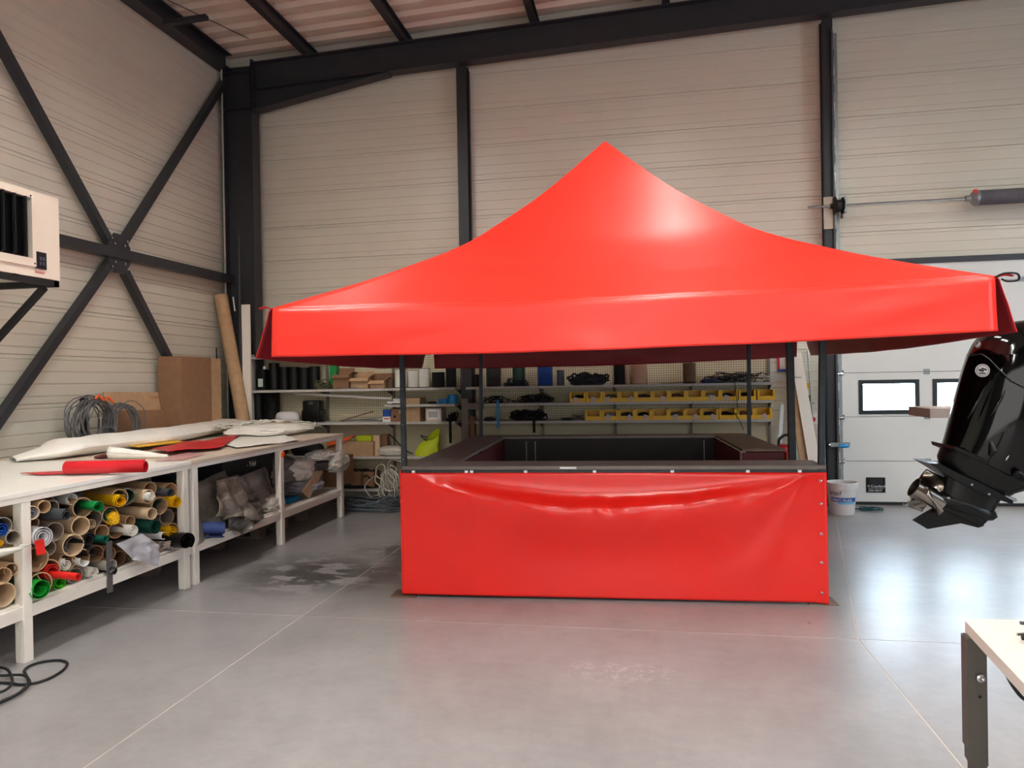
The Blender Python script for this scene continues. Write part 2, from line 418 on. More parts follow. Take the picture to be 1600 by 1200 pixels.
wall_left = struct(MB().box((XL-0.2, YF-0.3, 0), (XL-0.045, YB+0.2, 7.0)), 'wall_left', clad)
zl = 3.84-8*0.4777+0.477
for k in range(-1, 14):
    z0 = zl+(k-1)*TH
    if z0+TH < 0.02: continue
    tray(wall_left, (XL, YF), (XL, 3.9), (-1, 0, 0), z0, 0.0, 6.9)
    tray(wall_left, (XL, 3.905), (XL, YB), (-1, 0, 0), z0, 0.0, 6.9)
struct(MB().box((XR, YF-0.3, 0), (XR+0.2, YB+0.2, 8.0)), 'wall_right', mat('grey_blockwork', (96, 96, 98), 0.8))
struct(MB().box((XL-0.3, YF-0.3, 0), (XR+0.3, YF, 8.0)), 'wall_front', mat('grey_blockwork', (96, 96, 98), 0.8))
struct(MB().box((-60, YB+0.3, -0.3), (60, 120, -0.02)), 'ground_outside', mat('pale_yard', (170, 168, 164), 0.8))
# ceiling: trapezoidal steel deck sheets, ribs run across the purlins
SL = 0.036                                     # roof slope along X
def zr(x): return 6.27+SL*(x+4.5)
deckm = mat('roof_deck', (214, 202, 188), 0.5, 0, 0.05, 3)
ceil = struct(MB().prism([(XL-0.3, YF-0.3, zr(XL-0.3)+0.12), (XR+0.3, YF-0.3, zr(XR+0.3)+0.12), (XR+0.3, YB+0.2, zr(XR+0.3)+0.12), (XL-0.3, YB+0.2, zr(XL-0.3)+0.12)], (0, 0, 0.1)), 'ceiling', deckm)
P = 0.30
for k in range(-1, 16):
    y0 = YB-4*P-k*4*P
    if y0 < YF: break
    pr = []
    for j in range(4):
        b = y0+j*P
        pr += [(b, 0.0), (b+0.12, 0.0), (b+0.155, 0.055), (b+0.265, 0.055)]
    pr += [(y0+4*P, 0.0)]
    mb = MB(); n = len(pr); xa, xb = XL-0.1, XR+0.1
    for x in (xa, xb): mb.v += [Vector((x, y, zr(x)+h)) for y, h in pr]
    mb.f = [(i, i+1, n+i+1, n+i) for i in range(n-1)]
    mb.build('deck_sheet', deckm, ceil)
# ------------------------------------------------------------------ steel frame
def hbeam(mb, p, q, depth, width, wdir, tf=0.016, tw=0.01):
    """I section from p to q; wdir = direction across the flanges' depth"""
    p, q = Vector(p), Vector(q); d = (q-p).normalized(); wd = Vector(wdir).normalized(); s = d.cross(wd).normalized()
    for sg in (-1, 1):
        c = wd*sg*(depth/2-tf/2)
        vs = [e+c+wd*a*tf/2+s*b*width/2 for e in (p, q) for a, b in ((-1,-1),(1,-1),(1,1),(-1,1))]
        mb.add(vs, [(3,2,1,0),(4,5,6,7),(0,1,5,4),(1,2,6,5),(2,3,7,6),(3,0,4,7)])
    vs = [e+wd*a*(depth/2-tf)+s*b*tw/2 for e in (p, q) for a, b in ((-1,-1),(1,-1),(1,1),(-1,1))]
    mb.add(vs, [(3,2,1,0),(4,5,6,7),(0,1,5,4),(1,2,6,5),(2,3,7,6),(3,0,4,7)])
YC = 9.50
col1 = thing('steel_column', (-5.49, YC, 0), 'tall dark grey steel column in the back corner behind the shelves', 'column')
m = MB(); hbeam(m, (-5.49, YC, 0), (-5.49, YC, 6.05), 0.44, 0.20, (1, 0, 0)); m.build('profile', steel, col1)
MB().box((-5.85, YC-0.18, 0), (-5.2, YC+0.18, 0.02)).build('base_plate', steel, col1)
for z in (5.95, 5.45): MB().box((-5.70, YC-0.095, z-0.006), (-5.28, YC+0.095, z+0.006)).build('stiffener', steel, col1)
m = MB(); m.box((-5.712, YC-0.12, 0), (-5.700, YC-0.10, 6.0)); m.build('edge_strip', shelf_m, col1, )
col2 = thing('steel_column', (-2.325, 9.62, 0), 'slim dark grey steel column in the middle of the back wall', 'column')
m = MB(); hbeam(m, (-2.325, 9.62, 0), (-2.325, 9.62, 5.82), 0.14, 0.14, (0, 1, 0)); m.build('profile', steel, col2)
MB().box((-2.42, 9.52, 0), (-2.23, 9.72, 0.015)).build('base_plate', steel, col2)
MB().box((-2.25, 9.60, 0.3), (-2.235, 9.66, 5.75)).build('cable_strip', rubber, col2)
col3 = thing('steel_column', (2.27, 9.60, 0), 'dark steel column beside the left jamb of the sectional door', 'column')
m = MB(); hbeam(m, (2.27, 9.62, 0), (2.27, 9.62, 5.95), 0.15, 0.12, (0, 1, 0)); m.build('profile', steel, col3)
MB().box((2.17, 9.52, 0), (2.37, 9.72, 0.015)).build('base_plate', steel, col3)
MB().box((2.195, 9.53, 0.02), (2.21, 9.545, 5.9)).build('edge_strip', rubber, col3)
# rafter with haunch (runs along the back wall)
raf = thing('roof_rafter', (-5.3, YC, 5.9), 'deep dark steel rafter running along the top of the back wall', 'beam')
def zrb(x): return 5.75+SL*(x+3.6)      # underside
xa, xb = -5.27, XR
D = 0.36
m = MB(); m.prism([(xa, YC-0.005, zrb(xa)), (xb, YC-0.005, zrb(xb)), (xb, YC-0.005, zrb(xb)+D), (xa, YC-0.005, zrb(xa)+D)], (0, 0.01, 0)); m.build('web', steel, raf)
m = MB()
for h in (0, D): m.prism([(xa, YC-0.09, zrb(xa)+h), (xb, YC-0.09, zrb(xb)+h), (xb, YC-0.09, zrb(xb)+h+0.016), (xa, YC-0.09, zrb(xa)+h+0.016)], (0, 0.18, 0)); m.build('flange', steel, raf); m = MB()
m = MB(); m.prism([(xa, YC-0.005, 5.42), (-3.36, YC-0.005, zrb(-3.36)), (xa, YC-0.005, zrb(xa))], (0, 0.01, 0)); m.build('haunch_web', steel, raf)
m = MB(); m.prism([(xa, YC-0.09, 5.40), (-3.3, YC-0.09, zrb(-3.3)-0.016), (-3.3, YC-0.09, zrb(-3.3)), (xa, YC-0.09, 5.416)], (0, 0.18, 0)); m.build('haunch_flange', steel, raf)
MB().box((xa-0.012, YC-0.10, 5.36), (xa+0.012, YC+0.10, 6.1)).build('end_plate', steel, raf)
for z in (5.46, 5.56, 5.72, 5.9, 6.0):
    for y in (-0.05, 0.05): MB().lathe((xa+0.012, YC+y, z), (1, 0, 0), [(0, 0), (0.014, 0), (0.014, 0.012), (0, 0.012)], 6).build('bolt', steel, raf)
# purlins above the rafter
PX = (-4.475, -3.09, -1.33, 0.35, 2.03, 3.7, 5.4, 7.1)
for i, x in enumerate(PX):
    m = MB(); hbeam(m, (x, YF, zr(x)-0.09), (x, YB-0.02, zr(x)-0.09), 0.16, 0.09, (0, 0, 1), 0.010, 0.008)
    o = m.build('roof_purlin', steel)
    nm = ['nearest the corner column', 'second from the corner column', 'above the middle column', 'above the tent peak', 'above the door column', 'over the door', 'beyond the door', 'farthest from the corner column'][i]
    tag(o, 'dark steel roof purlin under the ribbed deck, ' + nm, 'beam', 'roof purlins')
m = MB(); hbeam(m, (XL+0.12, YF, 6.10), (XL+0.12, YB-0.3, 6.10), 0.22, 0.2, (0, 0, 1), 0.012, 0.01)
tag(m.build('eave_beam', steel), 'dark steel eave beam along the top of the left wall', 'beam')
m = MB(); m.beam(onX(257, 37, -5.5), onX(257, 37, -5.5)+Vector((0.55, 0.0, 0.02)), 0.07, 0.05)
tag(m.build('roof_bracket', steel), 'short dark steel bracket sticking out from the eave beam', 'bracket')
m = MB(); m.tube([onY(392, 62, 9.2), onX(262, 0, -5.3)], 0.006, 5)
tag(m.build('conduit_pipe', steel), 'thin dark pipe running under the deck along the eave', 'pipe')
# X bracing on the left wall
XBR = XL+0.10
br = thing('cross_bracing', (XBR, 7.4, 0.4), 'dark steel X bracing tubes bolted to a centre plate on the left wall', 'bracing')
cz = onX(180, 397, XBR)
def bpt(x, y): return onX(x, y, XBR)
for a in ((352, 124), (0, 68), (336, 704), (0, 653)):
    q = bpt(*a); d = (cz-q).normalized(); 
    if a[0] == 0: q = q-d*0.9
    if a == (336, 704): q = q-d*0.15
    e = cz-d*0.10
    mm = MB(); mm.beam(q, e, 0.075, 0.09, Vector((1, 0, 0))); mm.build('brace_tube', steel, br)
oc = []
for k in range(8):
    t = PI/8+k*PI/4; oc.append((XBR+0.04, cz.y+math.cos(t)*0.19, cz.z+math.sin(t)*0.235))
MB().prism(oc, (0.014, 0, 0)).build('gusset_plate', steel, br)
for sy in (-1, 1):
    for sz in (-1, 1):
        for d in (0.5, 0.78):
            MB().lathe((XBR+0.054, cz.y+sy*0.155*d, cz.z+sz*0.2*d), (1, 0, 0), [(0, 0), (0.013, 0), (0.013, 0.012), (0, 0.012)], 6).build('bolt', chrome, br)
a = bpt(372, 440); b = bpt(88, 376); d = (b-a).normalized()
rail = MB(); rail.beam(a+Vector((.03, 0, 0)), a+Vector((.03, 0, 0))+d*6.5, 0.11, 0.10, Vector((1, 0, 0)))
tag(rail.build('wall_rail', steel), 'horizontal dark steel rail crossing the left wall through the bracing', 'beam')

# ------------------------------------------------------------------ sectional door
XD0, XD1 = 2.39, 6.4; YD = 9.66
dr = tag(thing('door_1', (XD0, YD, 0), None, None), kind='structure')
seams = [0.03, 0.536, 1.079, 1.621, 2.16, 2.70, 2.95]
def rect_with_holes(x0, x1, z0, z1, holes, y0, y1):
    mb = MB(); xs = sorted(set([x0, x1]+[v for h in holes for v in h[:2]])); zz = sorted(set([z0, z1]+[v for h in holes for v in h[2:]]))
    for i in range(len(xs)-1):
        for j in range(len(zz)-1):
            cx, cz_ = (xs[i]+xs[i+1])/2, (zz[j]+zz[j+1])/2
            if any(h[0] < cx < h[1] and h[2] < cz_ < h[3] for h in holes): continue
            mb.box((xs[i], y0, zz[j]), (xs[i+1], y1, zz[j+1]))
    return mb
wins = [(2.64, 3.24), (3.48, 4.08), (4.32, 4.92), (5.16, 5.76)]
for i in range(len(seams)-1):
    z0, z1 = seams[i]+0.003, seams[i+1]-0.003
    holes = [(a, b, 1.155, 1.485) for a, b in wins] if i == 2 else []
    s_ = rect_with_holes(XD0, XD1, z0, z1, holes, YD, YD+0.04).build('door_section', doorw, dr)
    if i == 2:
        for a, b in wins:
            fr_ = rect_with_holes(a-0.045, b+0.045, 1.11, 1.53, [(a+0.005, b-0.005, 1.16, 1.48)], YD-0.012, YD+0.048).build('window_frame', door_blk, dr)
            MB().box((a+0.004, YD+0.012, 1.159), (b-0.004, YD+0.018, 1.481)).build('window_pane', glass, fr_)
for z in seams[1:6]: MB().box((XD0, YD+0.034, z-0.03), (XD1, YD+0.046, z+0.03)).build('seam_seal', rubber, dr)
MB().box((XD0, YD-0.012, 0.0), (XD1, YD+0.05, 0.036)).build('bottom_seal', rubber, dr)
for z in seams[1:6]:
    for x in (3.37, 4.42, 5.5):
        m = MB(); m.box((x-0.035, YD-0.010, z-0.032), (x+0.035, YD-0.002, z+0.032))
        for sx in (-1, 1):
            for sz in (-1, 1): m.lathe((x+sx*0.02, YD-0.010, z+sz*0.018), (0, -1, 0), [(0, 0), (0.007, 0), (0.006, 0.006), (0, 0.006)], 6)
        m.tube([(x-0.03, YD-0.013, z), (x+0.03, YD-0.013, z)], 0.006, 6)
        m.build('hinge', galv, dr)
    m = MB(); m.box((XD0-0.03, YD-0.02, z-0.035), (XD0+0.035, YD-0.004, z+0.035), 0.004); m.tube([(XD0-0.05, YD-0.03, z-0.01), (XD0+0.02, YD-0.03, z-0.01)], 0.012, 8)
    m.lathe((XD0-0.02, YD-0.045, z-0.01), (1, 0, 0), [(0, 0), (0.022, 0), (0.022, 0.02), (0, 0.02)], 12); m.build('roller_hinge', chrome, dr)
pl = MB().box((2.665, YD-0.012, 0.15), (2.885, YD-0.001, 0.335), 0.004).build('handle_plate', black, dr)
MB().box((2.70, YD-0.016, 0.25), (2.85, YD-0.0115, 0.315), 0.001).build('grip_recess', rubber, pl)
text('lettering', 'Crawford', 0.042, (2.715, YD-0.0135, 0.215), FACE_NY, wht, pl, 0.0004)
text('lettering', '\u2261', 0.045, (2.68, YD-0.0135, 0.214), FACE_NY, wht, pl, 0.0004)
text('lettering', 'ASSA ABLOY', 0.036, (2.69, YD-0.0135, 0.165), FACE_NY, wht, pl, 0.0004, sxx=0.78)
MB().box((2.685, YD-0.0135, 0.202), (2.865, YD-0.0115, 0.2045)).build('rule_line', wht, pl)
tl = struct(MB().box((XD0-0.12, YD-0.02, 2.93), (XD1+0.1, YB+0.02, 3.0)), 'trim_1', steel)
# vertical track
tr = thing('door_track', (2.37, 9.55, 0), 'galvanised vertical roller track on the left side of the sectional door', 'track')
m = MB(); m.box((2.335, 9.63, 0), (2.40, 9.65, 5.8)); m.box((2.335, 9.57, 0), (2.342, 9.63, 5.8)); m.build('angle_rail', galv, tr)
m = MB(); m.tube([(2.325, 9.555, 0.02), (2.325, 9.555, 5.8)], 0.012, 8); m.build('roller_rail', chrome, tr)
m = MB(); m.box((2.30, 9.50, 0), (2.318, 9.60, 5.8)); m.build('side_flange', mat('dark_galvanised', (70, 76, 80), 0.45, 0.5), tr)
for k in range(26): MB().box((2.352, 9.626, 0.12+k*0.215), (2.362, 9.6305, 0.22+k*0.215)).build('slot_mark', rubber if k % 2 else wht, tr)
p = onY(1310, 695, 9.5)
hd = thing('door_bolt', (p.x, 9.5, p.z-0.03), 'blue and grey sliding bolt handle on the door track', 'handle')
m = MB(); m.beam((p.x-0.09, 9.5, p.z), (p.x+0.13, 9.5, p.z+0.005), 0.03, 0.05); m.build('bolt_body', galv, hd)
m = MB(); m.lathe((p.x+0.0, 9.47, p.z-0.012), (1, 0, 0), [(0, 0), (0.02, 0.0), (0.026, 0.05), (0.02, 0.11), (0, 0.115)], 10); m.build('grip', lblue, hd)
m = MB(); m.tube([(p.x-0.11, 9.5, p.z), (p.x-0.06, 9.5, p.z)], 0.015, 8); m.build('pin', chrome, hd)
# torsion shaft with drum and spring
sh = thing('torsion_shaft', (2.0, 9.5, 3.68), 'steel torsion shaft with cable drum and dark spring above the door', 'shaft')
MB().tube([onY(1262, 324, 9.5), onY(1262, 324, 9.5)+Vector((5.2, 0, 0.0))], 0.015, 12).build('shaft_rod', chrome, sh, 30)
c = onY(1304, 322, 9.5)
MB().lathe(c, (1, 0, 0), [(0.0, -0.05), (0.03, -0.05), (0.03, -0.02), (0.10, -0.015), (0.115, 0.0), (0.10, 0.012), (0.07, 0.02), (0.075, 0.07), (0.10, 0.085), (0.10, 0.10), (0.0, 0.10)], 28).build('cable_drum', rubber, sh, 30)
m = MB(); m.box((c.x+0.09, 9.42, c.z-0.10), (c.x+0.12, 9.58, c.z+0.10), 0.01); m.box((c.x+0.09, 9.5, c.z-0.14), (c.x+0.11, 9.6, c.z-0.05)); m.build('bearing_block', galv, sh)
m = MB(); m.box((c.x-0.12, 9.52, c.z-0.27), (c.x+0.02, 9.54, c.z+0.12)); m.build('bearing_plate', mat('beige_plate', (176, 168, 152), 0.5, 0.3), sh)
sp = onY(1517, 310, 9.5)
pts = []; m = MB()
prof = []; L = 2.6; n = 130
for k in range(n): prof += [(0.078, k*0.02), (0.088, k*0.02+0.01)]
prof = [(0.0, 0.0)]+prof+[(0.0, n*0.02)]
m.lathe((sp.x+0.05, 9.5, sp.z), (1, 0, 0), prof, 24); m.build('torsion_spring', spring_m, sh, 60)
MB().lathe((sp.x-0.06, 9.5, sp.z), (1, 0, 0), [(0, 0), (0.035, 0), (0.04, 0.05), (0.075, 0.07), (0.095, 0.10), (0.095, 0.13), (0, 0.13)], 20).build('spring_cone', galv, sh, 30)
MB().box((sp.x+0.01, 9.42, sp.z+0.04), (sp.x+0.035, 9.47, sp.z+0.09)).build('set_screw', tagred, sh)

# ------------------------------------------------------------------ ceiling strip lights (outside the frame, hanging from the purlins)
lampm = mat('lamp_diffuser', (255, 246, 235), 0.4, emit=((0.97, 0.95, 0.88), LAMP))
lampm2 = mat('lamp_diffuser_dimmer', (255, 246, 235), 0.4, emit=((0.95, 0.96, 0.90), LAMP*0.62))
for x in (-3.1, 0.35, 3.7, 7.1):
    for y in (-3.5, 0.0, 3.5, 5.9):
        h = 0.75 if y > 5 else 0.0
        o = thing('strip_light', (x, y, 4.75+h), 'white ceiling strip light, '+{-3.1: 'column over the benches', .35: 'column over the stall', 3.7: 'column over the door side', 7.1: 'column farthest right'}[x]+', '+{-3.5: 'row farthest from the back wall', 0.0: 'third row from the back wall', 3.5: 'second row from the back wall', 5.9: 'row nearest the back wall'}[y], 'lamp', 'ceiling strip lights')
        m = MB(); m.box((x-0.10, y-0.82, 4.80+h), (x+0.10, y+0.82, 4.86+h)); m.box((x-0.10, y-0.82, 4.73+h), (x-0.09, y+0.82, 4.80+h)); m.box((x+0.09, y-0.82, 4.73+h), (x+0.10, y+0.82, 4.80+h)); m.box((x-0.09, y-0.82, 4.73+h), (x+0.09, y-0.81, 4.80+h)); m.box((x-0.09, y+0.81, 4.73+h), (x+0.09, y+0.82, 4.80+h)); m.build('housing', wht, o)
        MB().box((x-0.07, y-0.79, 4.765+h), (x+0.07, y+0.79, 4.799+h)).build('diffuser', lampm2 if y > 5 else lampm, o)
        m = MB()
        for dy in (-0.6, 0.6): m.tube([(x, y+dy, 4.86+h), (x, y+dy, zr(x)-0.17)], 0.004, 5)
        m.build('hanger', steel, o)
# ================================================================== MARKET STALL
SA = R(2.73); SO = Vector((-1.79, 5.27, 0))
def S(x, y, z=0.0): return SO+Vector((x*math.cos(SA)-y*math.sin(SA), x*math.sin(SA)+y*math.cos(SA), z))
stall = thing('market_stall', S(1.5, 1.5, 0), 'large square market stall with glossy red pointed canopy and dark counters', 'stall')
def sbox(x0, x1, y0, y1, z0, z1, mb=None):
    mb = mb or MB(); p = [S(x0, y0), S(x1, y0), S(x1, y1), S(x0, y1)]
    return mb.prism([(q.x, q.y, z0) for q in p], (0, 0, z1-z0))
# canopy roof: four tensioned concave faces with a rounded eave
cx0, cx1, cy0, cy1 = -0.67, 3.80, -0.70, 3.75
pkx, pky, pkz = (cx0+cx1)/2-0.02, (cy0+cy1)/2, 3.80
PR = [(0, 2.135), (0.08, 2.215), (0.18, 2.315), (0.265, 2.405), (0.34, 2.495), (0.43, 2.605), (0.52, 2.735), (0.62, 2.925), (0.70, 3.085), (0.78, 3.26), (0.875, 3.49), (1.0, 3.80)]
def prof_z(s):
    for i in range(len(PR)-1):
        if s <= PR[i+1][0]:
            a, b = PR[i], PR[i+1]; t = (s-a[0])/(b[0]-a[0])
            m0 = ((PR[i+1][1]-PR[max(i-1, 0)][1])/(PR[i+1][0]-PR[max(i-1, 0)][0]))*(b[0]-a[0])
            m1 = ((PR[min(i+2, len(PR)-1)][1]-a[1])/(PR[min(i+2, len(PR)-1)][0]-a[0]))*(b[0]-a[0])
            return (2*t**3-3*t*t+1)*a[1]+(t**3-2*t*t+t)*m0+(-2*t**3+3*t*t)*b[1]+(t**3-t*t)*m1
    return PR[-1][1]
def eave_z(x, y): return 0.012*(x-1.5)          # the frame is not quite level
crn = [(cx0, cy0), (cx1, cy0), (cx1, cy1), (cx0, cy1)]
def roof_pt(face, t, s, drop=0.0):
    a, b = crn[face], crn[(face+1) % 4]
    ex, ey = a[0]+(b[0]-a[0])*t, a[1]+(b[1]-a[1])*t
    x, y = ex+(pkx-ex)*s, ey+(pky-ey)*s
    sag = -0.10*math.sin(PI*t)*math.sin(PI*min(1, s*1.0))*(1-s)       # fabric pulled in between hips
    es = 0.03*math.sin(PI*t)*(1-s)**6
    z = prof_z(s)+eave_z(x, y)*(1-s)+sag-es+0.006*nz((x, y, 0), 1.6, 3)*(1-s)
    return S(x, y, z)
bm = bmesh.new(); vd = {}
NU, NV = 36, 34
def rv(face, i, j):
    p = roof_pt(face, i/NU, (j/NV)**1.15) if j < NV else S(pkx, pky, pkz)
    k = (round(p.x, 4), round(p.y, 4), round(p.z, 4))
    if k not in vd: vd[k] = bm.verts.new(p)
    return vd[k]
for f_ in range(4):
    for j in range(NV):
        for i in range(NU):
            q = []
            for v in (rv(f_, i, j), rv(f_, i+1, j), rv(f_, i+1, j+1), rv(f_, i, j+1)):
                if v not in q: q.append(v)
            if len(q) > 2:
                try: bm.faces.new(q)
                except ValueError: pass
mb = MB(); mb.frombm(bm); roof = mb.build('roof_cover', red_pvc, stall, smooth=50)
sm = roof.modifiers.new('thick', 'SOLIDIFY'); sm.thickness = 0.004; sm.offset = -1; roof.data.materials.append(red_shaded_in); sm.material_offset = 1
# valances: top edge rolls over from the roof then hangs
def valance(face, H, flare, seed):
    a, b = crn[face], crn[(face+1) % 4]
    nx, ny = (b[1]-a[1]), -(b[0]-a[0]); L = math.hypot(nx, ny); nx, ny = nx/L, ny/L
    def fn(u, v):
        e = roof_pt(face, u, 0.0)
        t = 0.004+u*0.992
        ex, ey = a[0]+(b[0]-a[0])*t, a[1]+(b[1]-a[1])*t
        # rounded roll-over (first 12 %), then a hanging strip with creases
        if v < 0.16:
            k = v/0.16*PI/2; out = 0.035*math.sin(k)*1.0; dz = -0.035*(1-math.cos(k))
        else:
            q = (v-0.16)/0.84; out = 0.035+flare*q; dz = -0.035-(H-0.035)*q
            x = t*L
            out += q*(0.010*nz((x*1.1, q*0.8, seed), 1.0, seed)+0.006*nz((x*3.4, q*2.2, seed), 1.0, seed)) + 0.004*math.sin(PI*q)*nz((x*2.2+q*1.6, q*1.5, 3), 1.5, seed+2)
            if seed == 1:
                for c_, w_ in ((1.85, 0.18), (2.1, 0.12), (3.2, 0.10), (2.95, 0.2)):
                    out += 0.009*math.exp(-((x-c_-0.12*(q-1))/w_)**2)*q*q
        p = S(ex+nx*out, ey+ny*out, e.z+dz); return p
    m = MB(); m.grid(fn, 90, 22); o = m.build('valance', red_pvc, stall, smooth=70)
    sd = o.modifiers.new('thick', 'SOLIDIFY'); sd.thickness = 0.0035; sd.offset = -1; o.data.materials.append(red_shaded_in); sd.material_offset = 1
    return o
valance(0, 0.325, 0.02, 1); valance(1, 0.33, 0.09, 2); valance(2, 0.34, 0.05, 3); valance(3, 0.33, 0.09, 4)
# strap ties at the corners
for (x, y), sg in (((cx0, cy0), -1), ((cx1, cy0), 1)):
    p = S(x, y, 2.13+eave_z(x, y)+0.0); m = MB()
    m.grid(lambda u, v: p+Vector((sg*(0.005+0.10*u), 0.01+v*0.035, 0.018*math.sin(u*3.0)-0.02*v*(1-u))), 8, 2, (0, 0, 0.003)); m.build('corner_strap', red2, stall)
    if sg > 0:
        m = MB(); m.tube(smooth_path([p+Vector(q) for q in ((0.0, 0, 0.0), (0.05, 0.0, 0.02), (0.12, 0.01, 0.015), (0.13, 0.02, -0.02), (0.07, 0.02, -0.025), (0.04, 0.02, -0.01))]), 0.006, 6); m.build('tie_cord', black, stall)
# frame: poles, eave frame, hip bars
def pole(x, y, w_, z1, dx=0.0, dy=0.0, base=True):
    m = MB(); m.beam(S(x, y, 0.006), S(x+dx, y+dy, z1), w_, w_, Vector((math.cos(SA), math.sin(SA), 0)))
    o = m.build('pole', pole_m, stall)
    if base: sbox(x-0.10, x+0.10, y-0.10, y+0.10, 0.0, 0.006).build('base_plate', rusty, o)
    return o
p1 = pole(0.0, 0.055, 0.036, 2.12); p2 = pole(3.0, 0.09, 0.040, 2.15, 0.05)
p3 = pole(0.10, 2.80, 0.036, 2.12, 0.03); p4 = pole(3.02, 2.80, 0.036, 2.15, 0.02); p5 = pole(3.09, 1.19, 0.055, 2.13, -0.01)
for z in (1.55, 1.28, 1.02): MB().lathe(S(0.0, 0.035, z), (0, -1, 0), [(0, 0), (0.007, 0), (0.006, 0.004), (0, 0.004)], 8).build('rivet', chrome, p1)
def bar(a, b, w_=0.03, nm='frame_bar'):
    m = MB(); m.beam(S(*a), S(*b), w_, w_); return m.build(nm, pole_m, stall)
ez = 2.07
cc = [(cx0+0.05, cy0+0.05), (cx1-0.05, cy0+0.05), (cx1-0.05, cy1-0.05), (cx0+0.05, cy1-0.05)]
for i in range(4):
    a, b = cc[i], cc[(i+1) % 4]; bar((a[0], a[1], ez+eave_z(*a)), (b[0], b[1], ez+eave_z(*b)), 0.03, 'eave_bar')
    kx, ky = a[0]+(pkx-a[0])*0.5, a[1]+(pky-a[1])*0.5
    bar((a[0], a[1], ez+eave_z(*a)), (kx, ky, 2.62), 0.025, 'hip_bar'); bar((kx, ky, 2.62), (pkx, pky, 3.70), 0.025, 'hip_bar')
pp = [(0.0, 0.055), (3.05, 0.09), (3.04, 2.80), (0.13, 2.80)]
for i in range(4):
    a, b = pp[i], pp[(i+1) % 4]; bar((a[0], a[1], 2.10), (b[0], b[1], 2.10), 0.03, 'top_rail')
# counters
CZ = 0.97
def ctop(x0, x1, y0, y1, m_=counter_m):
    o = sbox(x0, x1, y0, y1, CZ-0.022, CZ).build('counter_top', m_, stall); return o
ctop(0.0, 3.03, -0.0, 0.36); c2 = ctop(0.0, 0.36, 0.363, 3.1); c3 = ctop(2.68, 3.04, 1.24, 3.1, mat('brown_counter_board', (122, 98, 84), 0.42, 0, 0.15, 6)); c4 = ctop(0.363, 2.677, 2.82, 3.1)
o = sbox(0.005, 3.025, -0.006, 0.0, CZ-0.024, CZ+0.002).build('edge_strip', mat('dull_edge_metal', (112, 104, 98), .4, .4), stall)
o = sbox(0.0, 3.03, -0.012, 0.0, CZ-0.05, CZ-0.026).build('counter_rail', pole_m, stall)
o = sbox(1.55-0.37, 1.55-0.25, -0.008, -0.0055, CZ-0.018, CZ-0.004).build('label_sticker', wht, stall)
for x in (0.09, 0.49, 0.53, 0.93, 1.43, 1.98, 2.5, 2.85):
    sbox(x-0.012, x+0.012, -0.018, -0.012, CZ-0.045, CZ-0.028).build('clip', wht, stall)
for z in (0.10, 0.86):
    sbox(0.02, 3.0, 0.02, 0.05, z, z+0.03).build('frame_bar', pole_m, stall)
    sbox(0.02, 0.05, 0.05, 3.05, z, z+0.03).build('frame_bar', pole_m, stall)
    sbox(2.98, 3.01, 1.2, 3.05, z, z+0.03).build('frame_bar', pole_m, stall)
# inner boards and outer skirts
sbox(0.36, 2.68, 2.795, 2.815, 0.05, CZ-0.023).build('inner_panel', dark_board, stall)
sbox(0.37, 0.38, 0.37, 2.79, 0.05, CZ-0.023).build('inner_skirt', mat('shaded_red_tarp_inner', (96, 12, 24), .5), stall)  # inner side of the red skirts, shade below the counters baked into the colour
sbox(2.66, 2.67, 1.25, 2.79, 0.05, CZ-0.023).build('inner_skirt', mat('shaded_red_tarp_inner', (96, 12, 24), .5), stall)
sbox(2.68, 3.03, 1.235, 1.245, 0.05, CZ-0.03).build('inner_skirt', mat('shaded_red_tarp_inner', (96, 12, 24), .5), stall)
for x in (0.62, 0.72, 2.55): sbox(x, x+0.008, 2.79, 2.795, 0.5, CZ-0.05).build('seam_strip', galv, stall)
sbox(-0.012, -0.006, -0.02, 3.1, 0.03, CZ-0.03).build('side_skirt', red_pvc, stall)
sbox(3.045, 3.051, 1.2, 3.1, 0.03, CZ-0.03).build('side_skirt', red_pvc, stall)
def skirt(u, v):
    x = -0.015+u*(3.045); z = 0.02+v*0.905
    if u > 0.97: z -= 0.012*(u-0.97)/0.03*(1-v)
    q = (x-1.5)/1.5
    top = 0.925
    zc = top-0.03-0.24*(1-abs(q)**1.9)                       # slack fold sagging from corner to corner
    dz = z-zc; env = max(0.0, 1-abs(q)**3.0)
    y = -0.012
    sp = 0.075 if dz > 0 else 0.22
    f1 = math.exp(-(dz/sp)**2)*0.085
    y -= f1*env*(1+0.18*nz((x*1.7, z*1.5, 0), 1, 4))
    cr_ = math.exp(-((dz-0.035)/0.05)**2)*env
    y -= 0.0035*cr_*math.sin(x*38+6*nz((x*2, z*6, 0), 1, 3))*(0.5+nz((x*3, 0, 7), 1, 5))
    # radiating creases at the upper right corner
    dx_, dz_ = 2.9-x, top-z
    r_ = math.hypot(dx_, dz_)
    if r_ > 0.02:
        an = math.atan2(dz_, dx_); y -= 0.007*math.exp(-((r_-0.45)/0.4)**2)*math.cos(an*11)*(1 if 0 < an < 1.3 else 0)*min(1, v*3)
    y -= 0.004*nz((x*9, z*7, 1), 1, 6)*math.exp(-((z-zc)/0.07)**2)*env*3
    y -= 0.006*nz((x*1.2, z*1.5, 2), 1, 8)*(1-v*0.5)
    return S(x, y, z)
m = MB(); m.grid(skirt, 150, 60); sk = m.build('front_skirt', mat('red_skirt_tarpaulin', (236, 36, 28), 0.2, 0, 0.03, 1.5, 0.06, 18, spec=0.6), stall, smooth=70)
sd = sk.modifiers.new('thick', 'SOLIDIFY'); sd.thickness = 0.003; sd.offset = 1
